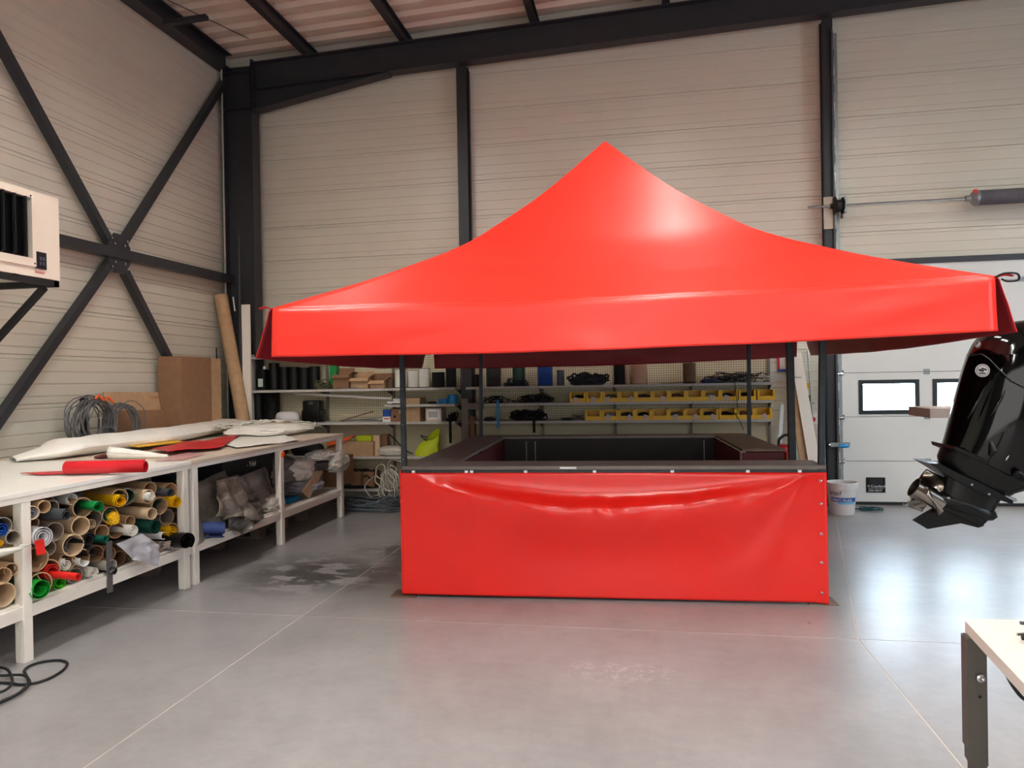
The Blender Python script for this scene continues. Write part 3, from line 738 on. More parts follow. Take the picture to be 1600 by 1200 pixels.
for z in (0.09, 0.30, 0.50, 0.71, 0.87):
    MB().lathe(S(2.985, -0.02, z), (math.sin(SA), -math.cos(SA), 0), [(0.004, 0), (0.010, 0), (0.010, 0.004), (0.004, 0.006)], 12).build('eyelet', chrome, sk)

# ================================================================== WORK BENCHES ON THE LEFT
BX0, BX1 = -5.45, -3.57
def bench(y0, y1, legs, label, top_m):
    t = thing('work_bench', ((BX0+BX1)/2, (y0+y1)/2, 0), label, 'bench')
    MB().box((BX0, y0, 0.972), (BX1, y1, 1.0), 0.003).build('tabletop', top_m, t)
    MB().box((BX1-0.035, y0, 0.938), (BX1-0.008, y1, 0.971)).build('front_rail', white_paint, t)
    MB().box((BX0, y0, 0.905), (BX0+0.03, y1, 0.971)).build('rear_rail', white_paint, t)
    MB().box((BX0, y0, 0.305), (BX1-0.01, y1, 0.33)).build('lower_shelf', white_paint, t)
    MB().box((BX1-0.05, y0, 0.255), (BX1-0.015, y1, 0.304)).build('shelf_rail', white_paint, t)
    MB().box((BX1-0.07, y0+0.1, 0.331), (BX1-0.04, y1-0.08, 0.348)).build('shelf_lip', white_paint, t)
    for y in legs:
        MB().box((BX1-0.068, y-0.032, 0), (BX1-0.006, y+0.032, 0.937), 0.003).build('leg', white_paint, t)
        MB().box((BX0, y-0.032, 0), (BX0+0.062, y+0.032, 0.937), 0.003).build('leg', white_paint, t)
        MB().box((BX0+0.062, y-0.02, 0.255), (BX1-0.07, y+0.02, 0.304)).build('cross_rail', white_paint, t)
    return t
b1 = bench(2.15, 5.335, (2.2, 3.74, 5.268), 'white work bench on whose lower shelf the card tubes are piled', laminate)
b2 = bench(5.34, 8.35, (5.395, 6.84, 8.32), 'white work bench with crumpled tarpaulins on its lower shelf', mat('worn_bench_board', (206, 190, 172), 0.5, 0, 0.08, 5))
m = MB(); m.box((BX1-0.012, 4.385, 0.215), (BX1-0.004, 4.435, 0.56)); o = m.build('hanging_strap', mat('grey_strap', (110, 108, 106), 0.4, 0.4), b1)
p = onX(442, 710, BX1); MB().lathe((BX1-0.006, p.y, p.z), (1, 0, 0), [(0, 0), (0.035, 0), (0.03, 0.012), (0, 0.012)], 14).build('orange_knob', orange, b2)
# pile of card tubes and rolls: (x, y, radius px in the 4.84x survey, kind, angle towards the room, how far it sticks out)
def cpx(x, y): return x/4.84, 730+y/4.84
TK = {'k': kraft, 'l': kraft_l, 'd': kraft_d, 'g': mat('grey_card', (150, 136, 122), 0.8, 0, 0.1), 'w': whitef}
tubes = [ # cx, cy, r, material, yaw, stick-out, label
 (245,345,50,'l',24,.03,'small pale card tube with crumpled clear film inside, beside the left bench leg'),
 (335,300,46,'k',22,.04,'narrow card tube at top of the pile near the left leg'),
 (392,305,52,'g',20,-.02,'greyish card tube half hidden behind a narrow tube near the left leg'),
 (625,305,72,'k',22,.0,'wide card tube with black inside, top of pile below the white curled roll'),
 (905,232,64,'k',26,.0,'wide card tube holding a yellow roll at the top of the pile'),
 (955,222,60,'g',26,-.03,'grey card tube lined with dark green sheet next to the yellow roll'),
 (1125,222,50,'l',20,.05,'pale card tube holding a rolled white sheet, top right of the pile'),
 (1135,165,52,'k',20,-.04,'dark mouthed card tube at the very top of the pile under the bench top'),
 (1290,182,60,'k',14,-.03,'card tube with a grey sheet folded out of it near the right leg'),
 (1208,292,64,'k',22,.0,'wide card tube lined with dark green sheet, upper right of the pile'),
 (832,362,58,'k',24,-.02,'card tube with dark green roll inside below the bright green roll'),
 (1150,352,43,'l',16,.08,'long plain pale card tube sticking out in the upper right of the pile'),
 (705,390,64,'g',26,-.03,'wide greyish card tube with a beige roll inside it'),
 (610,445,68,'l',22,.02,'thick pale card tube with black mouth in the middle of the pile'),
 (412,488,68,'g',20,-.02,'greyish card tube behind the shiny white roll'),
 (262,420,34,'d',20,-.04,'small brown tube squeezed above the shiny white roll'),
 (770,492,54,'k',22,-.02,'card tube above the black cloth in the middle of the pile'),
 (878,478,58,'d',22,-.01,'brown card tube left of the cream roll in the middle of the pile'),
 (985,408,40,'k',20,-.03,'small card tube under the yellow crumpled sheet'),
 (1262,378,58,'g',20,-.05,'grey card tube behind the dark green roll near the right leg'),
 (1300,482,56,'k',20,-.02,'card tube stuffed with crumpled yellow sheet near the right leg'),
 (555,590,78,'l',22,.02,'very wide pale card tube with silver grey film inside, centre of the pile'),
 (365,612,56,'g',20,-.02,'greyish card tube behind the red card tag'),
 (272,697,88,'k',22,.0,'very wide card tube below the shiny white roll by the left leg'),
 (612,685,64,'k',24,-.01,'card tube with grey film and a white sheet curling out'),
 (508,715,64,'k',22,-.02,'card tube with a cream roll inside above the red roll'),
 (725,655,60,'d',22,-.03,'dark brown card tube behind the hanging strap'),
 (825,655,50,'d',22,.0,'dark brown tube with narrow black mouth under the teal cloth'),
 (370,782,80,'k',24,.0,'wide card tube with the bright red roll coming out'),
 (568,842,56,'g',22,-.01,'clear grey tube between the lime sheet and the cream roll at the bottom'),
 (305,938,86,'k',22,.0,'wide card tube on the shelf holding a grass green sheet'),
 (900,700,52,'d',20,-.05,'brown paper tube behind the folded grey sheet'),
 (1005,700,48,'d',20,-.06,'brown tube hidden low behind the folded grey sheet'),
 (1352,385,44,'d',20,-.06,'short brown tube behind the right bench leg'),
 (440,210,45,'g',20,-.12,'dim grey tube at the back under the bench top'),
 (20,445,64,'g',22,.0,'card tube stuffed with blue film left of the bench leg'),
 (98,530,50,'g',22,.05,'grey card tube with dark mouth just left of the bench leg'),
 (22,822,60,'k',22,.0,'card tube low on the shelf left of the bench leg'),
 (84,775,48,'k',22,-.02,'small card tube low on the shelf touching the bench leg from the left'),
 (25,965,88,'l',18,.0,'huge card tube with a white paper label left of the bench leg'),
]
def tube_axis(cx, cy, yaw, out):
    x, y = cpx(cx, cy); p = onX(x, y, BX1-0.03+out); d = Vector((math.cos(R(yaw)), -math.sin(R(yaw)), 0))
    depth = (p-CP).dot(FW); return p, d, depth
def rad(rpx, depth): return rpx/4.84*depth/F_PX
TG = 'card tubes and rolls piled under the bench'
shelf_top = 0.349
for (cx, cy, r, k, yaw, out, lab) in tubes:
    p, d, dep = tube_axis(cx, cy, yaw*0.85, out); rr = rad(r, dep)*1.06
    p.z = max(p.z, shelf_top+rr)
    o = roll_mb(p, d, rr, random.uniform(1.1, 1.45), max(0.005, rr*0.09)).build('card_tube', TK[k], None, smooth=30)
    tag(o, lab, 'tube', TG)
    if 'paper label' in lab:
        m = MB(); a_, b_, _ = frame(d)
        m.grid(lambda u, v: p-d*(0.06+0.16*u)+(a_*math.cos(-0.2+1.2*v)*-1+b_*math.sin(-0.2+1.2*v))*(rr+0.002), 2, 8); m.build('paper_label', wht, o)
rolls = [ # cx, cy, r, mat, yaw, out, turns, rin, len, label
 (745,300,42,green,24,.10,1.6,.55,.9,'bright green vinyl roll sticking out at the top of the pile'),
 (912,258,48,yellow,26,.06,1.8,.5,.6,'yellow vinyl roll inside a wide card tube at the top'),
 (1143,225,34,cream,20,.09,3.2,.2,.7,'tightly rolled white sheet in a pale card tube, top right'),
 (1340,262,46,yellow,14,.07,1.3,.7,.8,'yellow vinyl roll beside the right bench leg'),
 (505,362,44,charcoal,8,.12,1.5,.5,1.0,'charcoal vinyl roll lying across the pile near the top left'),
 (690,428,38,kraft_l,24,-.0,1.6,.4,.7,'beige paper roll inside a greyish card tube'),
 (320,527,78,whitef,20,.05,3.0,.3,1.1,'shiny white plastic roll with a red tag hanging from it'),
 (1008,478,46,cream,18,.07,3.0,.25,.8,'cream fabric roll in the middle right of the pile'),
 (1180,450,58,dgreen,10,.09,2.0,.5,.9,'dark green vinyl roll beside the yellow crumpled sheet'),
 (1305,482,44,yellow,20,.03,2.6,.15,.6,'crumpled yellow sheet rolled in a card tube by the right leg'),
 (545,330,54,blackc,22,-.05,1.4,.6,.8,'black cloth roll near the top left of the pile'),
 (545,240,46,wht,22,-.03,1.2,.7,.8,'white curled sheet at the top of the pile under the bench top'),
 (560,592,66,greyf,22,-.05,1.4,.8,.8,'silver grey film curled inside a very wide card tube'),
 (500,738,44,cream,22,.0,2.2,.3,.7,'cream roll nested in a card tube above the red roll'),
 (395,795,58,tagred,24,.02,1.5,.6,.7,'red vinyl sheet lining a wide card tube near the left leg'),
 (705,825,42,cream,22,.03,2.8,.3,.9,'cream roll low in the pile next to the hanging strap'),
 (845,785,50,trans,18,.03,1.5,.6,.9,'grey white roll with a black mouth on the shelf edge'),
 (310,942,74,bgreen,20,.05,1.5,.6,.7,'grass green vinyl sheet curling out of a wide card tube'),
 (455,908,52,lime,20,.02,1.7,.5,.9,'lime green vinyl sheet curled on the shelf'),
 (1305,615,42,pinkb,18,.05,2.6,.3,.9,'pale beige vinyl roll on the shelf beside the right leg'),
 (1225,640,40,pinkb,18,.0,1.8,.4,.9,'second pale beige vinyl roll behind the folded grey sheet'),
 (1225,300,48,dgreen,22,-.03,1.2,.8,.7,'dark green sheet inside a wide card tube, upper right'),
 (838,366,46,dgreen,24,.0,1.4,.6,.7,'dark green roll in a card tube under the bright green roll'),
 (965,218,50,dgreen,26,-.0,1.1,.8,.6,'dark green sheet curling beside the yellow roll'),
 (245,347,38,greyf,24,.02,2.0,.3,.6,'clear film crumpled in a small pale card tube'),
 (640,712,40,wht,22,.05,0.6,.9,.4,'white sheet curling out of a card tube mid pile'),
 (14,470,48,bluef,22,.03,2.2,.2,.6,'blue plastic film crumpled in a tube left of the bench leg'),
 (2,572,26,yellow,22,.03,2.2,.2,.6,'small yellow roll at the left end of the tube pile'),
 (1240,520,28,wht,10,.06,0.7,.9,.3,'white curl of sheet next to the crumpled yellow roll'),
]
for i, (cx, cy, r, mt, yaw, out, tu, rin, L, lab) in enumerate(rolls):
    p, d, dep = tube_axis(cx, cy, yaw*0.85, out); rr = rad(r, dep)*1.06; p.z = max(p.z, shelf_top+rr)
    o = spiral_mb(p, d, rr, L, tu, rin, 24, 0.0025, i, 1.0).build('vinyl_roll', mt, None, smooth=50); tag(o, lab, 'roll', TG)
# long red roll sticking out into the room
p, d, dep = tube_axis(395, 812, 24, .0); q, _, dep2 = tube_axis(590, 832, 0, .20)
o = spiral_mb(q, (q-p).normalized(), rad(33, dep2), (q-p).length+0.05, 2.2, .45, 22, 0.003, 77).build('vinyl_roll', tagred, None, smooth=50)
tag(o, 'narrow bright red vinyl roll poking far out of a wide card tube', 'roll', TG)
# black cloths, folded sheets
def cloth_patch(name, pts, mt, label, cat, thick=0.004, wob=0.007, seed=1):
    """a bent sheet through four corner points with folds"""
    A, B_, C_, D_ = [Vector(q) for q in pts]; n_ = (B_-A).cross(D_-A).normalized()
    def fn(u, v):
        b = A.lerp(B_, u).lerp(D_.lerp(C_, u), v)
        return b+n_*wob*(math.sin(u*9+v*3+seed)+1.2*nz((u*3, v*3, seed), 1, seed)*2)
    m = MB(); m.grid(fn, 22, 16, n_*thick); return tag(m.build(name, mt, None, smooth=50), label, cat)
def cp(x, y, out=0.03): a_, b_ = cpx(x, y); return onX(a_, b_, BX1+out)
cloth_patch('folded_sheet', [cp(888, 578, .02), cp(1075, 502, .06), cp(1208, 590, .12), cp(1000, 700, .06)], mat('silver_sheet', (172, 170, 176), .35, .2, .05), 'shiny grey sheet draped over the tubes on the right of the pile', 'sheet', seed=2)
cloth_patch('folded_sheet', [cp(1000, 700, .06), cp(1085, 560, .07), cp(1208, 592, .125), cp(1205, 752, .13)], MATS['silver_sheet'], 'lower flap of grey sheet hanging over the shelf edge', 'sheet', seed=3)
for (cx, cy, r, mt, yaw, out, sq, lab) in ((672, 548, 60, blackc, 14, .05, .85, 'black vinyl roll mid pile left of the teal roll'), (800, 540, 36, mat('teal_vinyl', (6, 92, 76), .45), 6, .09, .8, 'small teal vinyl roll mid pile'), (1415, 560, 88, mat('black_vinyl', (9, 9, 11), .4), 6, .14, .8, 'wide black roll poking out past the right bench leg'), (700, 640, 50, mat('brown_vinyl', (52, 40, 38), .5), 14, .02, .9, 'dark brown vinyl roll behind the hanging strap'), (1290, 195, 44, charcoal, 8, .08, .8, 'grey vinyl roll above the yellow one by the right leg'), (850, 785, 44, blackc, 16, .035, .8, 'black lining roll in the grey white roll at the shelf edge')):
    p, d, dep = tube_axis(cx, cy, yaw, out); o = spiral_mb(p, d, rad(r, dep), .9, 1.6, .5, 24, .003, cx, sq).build('vinyl_roll', mt, None, smooth=50); tag(o, lab, 'roll', TG)
o = crumple(*(lambda q: (q.x-0.08, q.y, q.z-0.05))(cp(925, 378, 0.03)), 0.10, 0.085, 0.10, 6, 0.4).build('vinyl_scrap', yellow, None, smooth=40); tag(o, 'crumpled yellow vinyl scrap under the tube with the yellow roll', 'scrap')
q = cp(302, 605, 0.09); m = MB(); m.prism([cp(258, 558, .055), cp(328, 540, .055), cp(346, 655, .055), cp(275, 668, .055)], (0.002, 0, 0)); tag(m.build('card_tag', tagred), 'small red card tag in front of the shiny white roll', 'tag')
# grey sheet tongue left of the leg
m = MB(); A = cp(0, 640, .12)
def tongue(u, v):
    q = cp(-60+262*u, 600+60*(1-u)+70*(v-0.5)*(1-u)**0.6+(-18 if u > .8 else 0)*u, 0.02+0.10*u); q.x += 0.03*math.sin(v*3); return q
m.grid(tongue, 16, 8, (0, 0, -0.004)); tag(m.build('sheet_offcut', trans, None, smooth=50), 'pointed translucent sheet reaching past the bench leg', 'sheet')
# dim bundles at the back of the shelf under bench one
for i, (x, y, mt, s, lab) in enumerate([(640, 215, greyc, .6, 'grey cloth bundle deep under the bench behind the green roll'), (950, 130, greyc, .6, 'grey tarpaulin bundle on top of the tubes under the bench'), (1090, 85, pinkb, .4, 'pale folded bundle deep under the bench top'), (1235, 85, blackc, .45, 'black bundle deep under the bench near the right leg')]):
    q = cp(x, y, -0.45); o = crumple(q.x-0.2, q.y, min(q.z-0.06, 0.75), s*1.3, s, 0.14, 11+i, 0.3).build('cloth_bundle', mt, None, smooth=40); tag(o, lab, 'cloth')

# ------------------------------------------------------------------ under bench two
def bp(x, y, out=0.0): return onX(x, y, BX1-0.05+out)      # full-frame pixel on the bench front
def heap(name, x, y, sx, sy, h, mt, lab, cat, seed, out=-0.2, amp=0.4, z=None, freq=3.0, sm_=80):
    q = bp(x, y, out); o = crumple(q.x, q.y, (q.z if z is None else z), sx, sy, h, seed, amp, 20, freq).build(name, mt, None, smooth=sm_); return tag(o, lab, cat)
SH = 0.331
heap('tarpaulin_bundle', 335, 820, .75, .62, .30, silver_t, 'large wrinkled silver tarpaulin bundle next to the gap between the benches', 'tarpaulin', 21, -.50, .3, 0.45, 2.0)
heap('tarpaulin_bundle', 372, 815, .45, .36, .26, silver_t, 'wrinkled silver tarpaulin corner hanging over the shelf of the far bench', 'tarpaulin', 22, -.25, .3, 0.36, 1.8)
heap('tarpaulin_bundle', 385, 840, .30, .34, .22, mat('dark_silver_tarpaulin', (92, 88, 84), 0.4, 0.3, 0.2, 25, 0.3, 40), 'dark grey tarpaulin lump drooping over the shelf rail', 'tarpaulin', 23, -.08, .3, 0.30, 1.6)
heap('tarpaulin_bundle', 412, 770, .9, .7, .34, greyc, 'grey cloth tarpaulin bundle behind the middle leg of the far bench', 'tarpaulin', 24, -.55, .35, 0.50, 2.2)
heap('film_bundle', 415, 800, .35, .42, .18, trans, 'translucent film bundle low beside the middle leg of the far bench', 'film', 25, -.12, .35, SH, 2.5)
def drape(pts, mt, lab, seed, folds=5, amp=.035):
    A, B_, C_, D_ = [bp(*q) for q in pts]; n_ = (B_-A).cross(D_-A).normalized()
    def fn(u, v):
        b = A.lerp(B_, u).lerp(D_.lerp(C_, u), v); w_ = amp*(.45+.55*v)
        f = math.sin((u*folds+1.1*nz((u*1.5, v*1.5, seed), 1, seed))*2*PI*.5+seed)+.7*(1-2.4*abs(nz((u*3+v, v*2.2, seed), 1, seed+3)))+.07*nz((u*12, v*12, seed), 1, seed)
        e = 1+.10*nz((v*5, u*4, seed), 1, seed+8)
        return A.lerp(b, e)+n_*f*w_-Vector((.10*(1-v), 0, 0))
    m = MB(); m.grid(fn, 60, 44, n_*.003); o = m.build('tarpaulin_flap', mt, None, smooth=80); return tag(o, lab, 'tarpaulin')
drape([(296, 768, .0), (365, 735, -.1), (382, 790, .02), (300, 862, .05)], silver_t, 'silver tarpaulin layer sloping down right of the gap between the benches', 2, 5, .03)
drape([(352, 752, .05), (386, 742, .0), (400, 812, .12), (338, 806, .14)], silver_t, 'pointed silver tarpaulin fold hanging in front of the pile', 5, 4, .04)
drape([(366, 792, .07), (422, 776, .07), (412, 812, .15), (380, 838, .18)], MATS['dark_silver_tarpaulin'], 'dark silver tarpaulin tip drooping over the far bench rail', 7, 3, .05)
drape([(388, 745, -.1), (432, 728, -.15), (440, 790, .0), (392, 800, .0)], greyc, 'grey tarpaulin layer draped left of the middle leg of the far bench', 9, 4, .03)
o = spiral_mb(bp(350, 826, .12), (0.75, 0.62, -0.10), 0.10, 0.55, 2.0, .2, 22, .003, 5, 0.75).build('cloth_roll', navy, None, smooth=50); tag(o, 'navy blue cloth roll poking out over the shelf of the far bench', 'roll')
q = bp(462, 740, -.10)
heap('folded_fabric', 462, 764, .5, .5, .27, cream, 'cream folded fabric right of the middle leg of the far bench', 'fabric', 26, -.25, .3, 0.52, 2.0)
heap('film_bundle', 470, 768, .5, .6, .14, greyf, 'grey film spread under the cream folded fabric', 'film', 27, -.2, .4, 0.40, 2.6)
heap('film_bundle', 528, 755, .25, .5, .24, trans, 'translucent grey film bag at the far end of the bench', 'film', 28, .02, .3, 0.56, 2.2)
heap('film_bundle', 500, 715, .3, .4, .12, cream, 'small white crumpled film near the far bench end under the top', 'film', 29, -.1, .4, 0.72, 2.8)
m = MB(); A = bp(485, 778, 0); m.prism([bp(474, 768), bp(484, 778), bp(505, 737), bp(498, 733)], (-0.02, 0.0, 0)); tag(m.build('card_sheet', wood), 'pale card strip bent upright under the far bench', 'card')
m = MB(); q = bp(494, 728, -.1); m.box((q.x-.22, q.y-.18, q.z-.05), (q.x+.10, q.y+.18, q.z+.045), .01); tag(m.build('plastic_tray', charcoal), 'charcoal plastic tray under the far bench top', 'tray')
m = MB(); q = bp(455, 779, -.15); m.box((q.x-.18, q.y-.12, SH), (q.x+.05, q.y+.12, SH+.05), .006); tag(m.build('folded_bag', lblue), 'small light blue folded bag on the far bench shelf', 'bag')
bx = thing('carton', bp(515, 765, -.3), 'brown carton standing at the far end of the lower shelf', 'box')
q = bp(515, 765, -.3); m = MB(); m.box((q.x-.25, q.y-.25, SH), (q.x+.22, q.y+.25, SH+.36), .004); m.build('body', kraft_d, bx)
m = MB(); m.box((q.x-.02, q.y-.251, SH+.02), (q.x+.03, q.y+.251, SH+.362)); m.build('packing_tape', ropec, bx)
# black box with white lettering under the bench
q = bp(355, 742, -.5); t = thing('storage_box', (q.x, q.y, SH), 'black storage box with white lettering deep under the far bench', 'box')
MB().box((q.x-.3, q.y-.4, SH), (q.x+.2, q.y+.55, 0.88), .006).build('body', mat('dull_black_box', (34, 34, 36), .6), t)
text('lettering', '- Ydel', 0.075, (q.x+.203, q.y+.02, 0.78), FACE_PX, wht, t)
# pallets under the benches
def pallet(cx, cy, lab):
    t = thing('wooden_pallet', (cx, cy, 0), lab, 'pallet')
    for j in (-.5, 0, .5):
        for i in (-.35, 0, .35): MB().box((cx+i-.05, cy+j-.07, .022), (cx+i+.05, cy+j+.07, .10)).build('block', wood_g, t)
        MB().box((cx-.4, cy+j-.05, 0), (cx+.4, cy+j+.05, .021)).build('base_board', wood_g, t)
    for i in range(6): MB().box((cx-.4+i*.145, cy-.6, .101), (cx-.4+i*.145+.09, cy+.6, .122)).build('deck_board', wood_g, t)
pallet(-4.35, 7.6, 'grey wooden pallet on the floor below the far bench end'); pallet(-4.5, 6.1, 'grey wooden pallet on the floor below the near part of the far bench')

# ------------------------------------------------------------------ things on top of the benches
TZ = 1.0
def tp(x, y, z=TZ): return onZ(x, y, z)
# long white fabric bundle
path = [tp(20, 722), tp(90, 716), tp(150, 707), tp(260, 692), tp(330, 678), tp(365, 672)]
a = [Vector((p.x, p.y, TZ)) for p in smooth_path(path, 8)]
m = MB()
def bund(u, v):
    i = u*(len(a)-1.001); k = int(i); c = a[k].lerp(a[k+1], i-k); d = (a[min(k+1, len(a)-1)]-a[k]).normalized(); s = Vector((d.y, -d.x, 0))
    w_ = 0.10+0.10*min(1, u*5)+0.07*u; h_ = (0.03+0.10*min(1, u*4))*(1+0.15*nz((u*9, 0, 0), 1, 2)); t = v*2*PI
    r_ = 1+0.12*nz((u*14, math.cos(t)*1.2, math.sin(t)*1.2), 1, 7)
    return c+s*math.cos(t)*w_*r_+Vector((0, 0, h_*0.62+math.sin(t)*h_*0.6*r_))
m.grid(bund, 60, 20); tag(m.build('fabric_bundle', cream, None, smooth=60), 'long rolled white fabric bundle lying at the back of both benches', 'fabric')
# red roll with a sheet tail
p0, p1 = tp(103, 732, TZ+.05), tp(228, 729, TZ+.05)
o = spiral_mb((p1.x, p1.y, TZ+.052), Vector((p1.x-p0.x, p1.y-p0.y, 0)), .05, (p1-p0).length, 2.0, .5, 26, .003, 3, .95)
o = o.build('vinyl_roll', red2, None, smooth=50); tag(o, 'shiny red vinyl roll lying at the front edge of the near bench', 'roll')
def flat(name, pts, mt, lab, cat, z=TZ, th=.004, seed=1, amp=.006):
    P_ = [tp(*q) for q in pts]; A, B_, C_, D_ = P_
    def fn(u, v):
        b = A.lerp(B_, u).lerp(D_.lerp(C_, u), v); return Vector((b.x, b.y, z+.003+amp*(1+nz((b.x*4, b.y*4, seed), 1, seed))))
    m = MB(); m.grid(fn, 16, 10, (0, 0, th)); return tag(m.build(name, mt, None, smooth=50), lab, cat)
flat('vinyl_sheet', [(32, 742), (62, 744), (170, 740), (195, 733)], red2, 'flat red vinyl sheet tail under the red roll', 'sheet', seed=3)
flat('vinyl_sheet', [(183, 700), (215, 706), (290, 697), (262, 692)], yellow, 'folded yellow vinyl sheet on the bench beside the red cloth', 'sheet', TZ+.03, seed=4)
flat('vinyl_sheet', [(238, 706), (262, 713), (345, 704), (377, 684)], red2, 'crumpled dark red vinyl sheet where the two benches meet', 'sheet', TZ+.012, seed=5, amp=.02)
flat('vinyl_sheet', [(243, 722), (285, 720), (320, 711), (290, 708)], mat('pink_film', (196, 150, 150), .3), 'thin pinkish clear film at the bench edge below the red sheet', 'sheet', TZ+.0, seed=6, amp=.002)
p1, p0 = tp(172, 709, TZ+.045), tp(262, 712, TZ+.02)
d = Vector((p1.x-p0.x, p1.y-p0.y, 0)); a_, b_, dd = frame(d); L = d.length
def cone(u, v):
    t = v*2*PI; rr = .014+.040*(u); c = Vector((p0.x, p0.y, TZ+rr+.001))+dd*L*u; return c+(a_*math.cos(t)+b_*math.sin(t))*rr
m = MB(); m.grid(cone, 12, 22); o = m.build('paper_cone', cream, None, smooth=60); o.modifiers.new('t', 'SOLIDIFY').thickness = .003; tag(o, 'cream paper rolled to an open cone behind the red roll', 'roll')
o = crumple(*(lambda q: (q.x, q.y, TZ))(tp(163, 716)), .10, .2, .035, 9, .2).build('cloth_scrap', mat('maroon', (90, 20, 28), .6), None, smooth=40); tag(o, 'small maroon scrap beside the open cream cone', 'scrap')
# heap of cream webbing strips
q = tp(440, 678); hp = thing('webbing_heap', (q.x-.3, q.y, TZ), 'tangled heap of cream webbing strips at the far end of the bench', 'webbing')
rnd = random.Random(5)
c0, c1 = tp(395, 683), tp(505, 675)
for k in range(44):
    u0 = rnd.uniform(-.1, .5); L_ = rnd.uniform(.5, .9); off = rnd.uniform(-.34, .30); pts = []
    for i in range(9):
        t = min(1.05, max(-.1, u0+L_*(i/8)-.1)); c = Vector((c0.x, c0.y, 0)).lerp(Vector((c1.x, c1.y, 0)), t)
        pts.append(Vector((c.x-.25+off+.10*math.sin(t*5+k), c.y+.08*math.cos(k*2+t*4), TZ+.02+.13*max(0, 1-(abs(off)/.42)**2)*(1-abs(t-.45)*.8)+rnd.uniform(0, .04))))
    pts = smooth_path(pts, 4); m = MB(); W_ = .024
    for i, p in enumerate(pts):
        d = (pts[min(i+1, len(pts)-1)]-pts[max(i-1, 0)]).normalized(); s = Vector((0, 0, 1)).cross(d); s = s.normalized() if s.length > .01 else Vector((1, 0, 0)); tw = .5*math.sin(i*.3+k)
        s = s*math.cos(tw)+Vector((0, 0, 1))*math.sin(tw)*.5
        m.v += [p-s*W_, p+s*W_, p+s*W_+Vector((0, 0, .003)), p-s*W_+Vector((0, 0, .003))]
    n_ = len(pts)
    for i in range(n_-1):
        for e in range(4): m.f.append((i*4+e, i*4+(e+1) % 4, i*4+4+(e+1) % 4, i*4+4+e))
    m.f += [(3, 2, 1, 0), tuple(n_*4-4+e for e in range(4))]
    m.build('webbing_strip', cream if k % 3 else mat('cream_webbing', (214, 202, 184), .7), hp, smooth=50)
o = crumple((c0.x+c1.x)/2-.22, (c0.y+c1.y)/2, TZ, .9, 1.45, .15, 31, .2, 20, 2.5).build('under_heap', cream, hp, smooth=80)
q = tp(388, 665, TZ+.13)
flat('white_cloth', [(330, 690), (370, 702), (470, 690), (430, 678)], cream, 'flat cream fabric under the webbing heap at the bench edge', 'fabric', TZ, seed=9, amp=.012)
# ================================================================== BACK CORNER
# leaning cardboard
def lean_panel(name, pts, th, mt, lab, cat):
    m = MB(); A, B_, C_ = Vector(pts[0]), Vector(pts[1]), Vector(pts[2]); n_ = (B_-A).cross(C_-A).normalized()*th
    m.prism(pts, n_); return tag(m.build(name, mt), lab, cat)
XW = XL+.02
def wl(x, y, X=-5.55): return onX(x, y, X)
a, b = wl(180, 700, -5.6), wl(264, 692, -5.6)
o = lean_panel('cardboard_sheet', [(-5.62, a.y, .92), (-5.62, b.y, .92), (-5.74, b.y+.04, wl(263, 613, -5.74).z), (-5.74, a.y, wl(180, 612, -5.74).z)], .012, kraft, 'flat cardboard sheet leaning on the left wall behind the cable coil', 'cardboard')
m = MB()
for k in range(3):
    q = wl(235+k*4, 621, -5.715); m.tube([q, q+Vector((0, .03, .012)), q+Vector((0, .05, -.015)), q+Vector((0, .09, .01))], .002, 4)
m.build('pen_mark', mat('brown_ink', (150, 80, 50), .6), o)
o = lean_panel('cardboard_sheet', [(-5.58, a.y+.02, .92), (-5.58, b.y+.02, .92), (-5.66, b.y+.02, wl(262, 640, -5.66).z), (-5.66, a.y+.02, wl(205, 640, -5.66).z)], .012, kraft_d, 'darker brown cardboard sheet in front of a flat one by the coil', 'cardboard')
ct = thing('big_carton', (-5.4, 8.3, 1.0), 'tall brown carton in the back corner behind the brace', 'box')
y0_, y1_ = wl(264, 690, -5.40).y, wl(336, 680, -5.40).y
m = MB(); m.box((-5.72, 7.92, 0.95), (-5.42, 8.55, 1.96), .004); m.build('body', kraft_d, ct)
m = MB(); m.box((-5.70, 8.56, 0.95), (-5.44, 8.80, 1.95), .004); m.build('side_flap', kraft, ct)
m = MB(); m.box((-5.7, 7.7, .62), (-5.3, 8.9, .94), .01); tag(m.build('carton_stand', blackc), 'black crate under the tall brown carton', 'box')
p = onY(345, 462, 9.25); q = onY(388, 700, 9.05); d = (p-q).normalized()
tb = roll_mb(p, d, .088, (p-q).length+.5, .007, 26).build('card_tube', kraft, None, smooth=30); tag(tb, 'tall thick card tube leaning in the back corner', 'tube')
m = MB(); q2 = onY(360, 480, 9.17); m.beam(onY(364, 464, 9.18), onY(367, 486, 9.16), .004, .025); m.build('paper_label', wht, tb)
m = MB(); m.beam(onY(384, 476, 9.22), Vector((-5.3, 9.2, 0.02)), .115, .03, Vector((0, 1, 0))); tag(m.build('white_plank', wood_w), 'white painted plank standing beside the thick card tube', 'plank')
m = MB(); m.tube([onY(373, 358, 9.28), Vector((-5.4, 9.2, .02))], .014, 8); tag(m.build('steel_bar', steel, None, smooth=40), 'thin dark steel bar standing in front of the corner column', 'bar')
m = MB(); m.tube([(-5.70, 9.18, 0.02), onX(338, 543, -5.70)], .008, 6); tag(m.build('thin_rod', black), 'thin black rod tip sticking up behind the tall carton', 'rod')
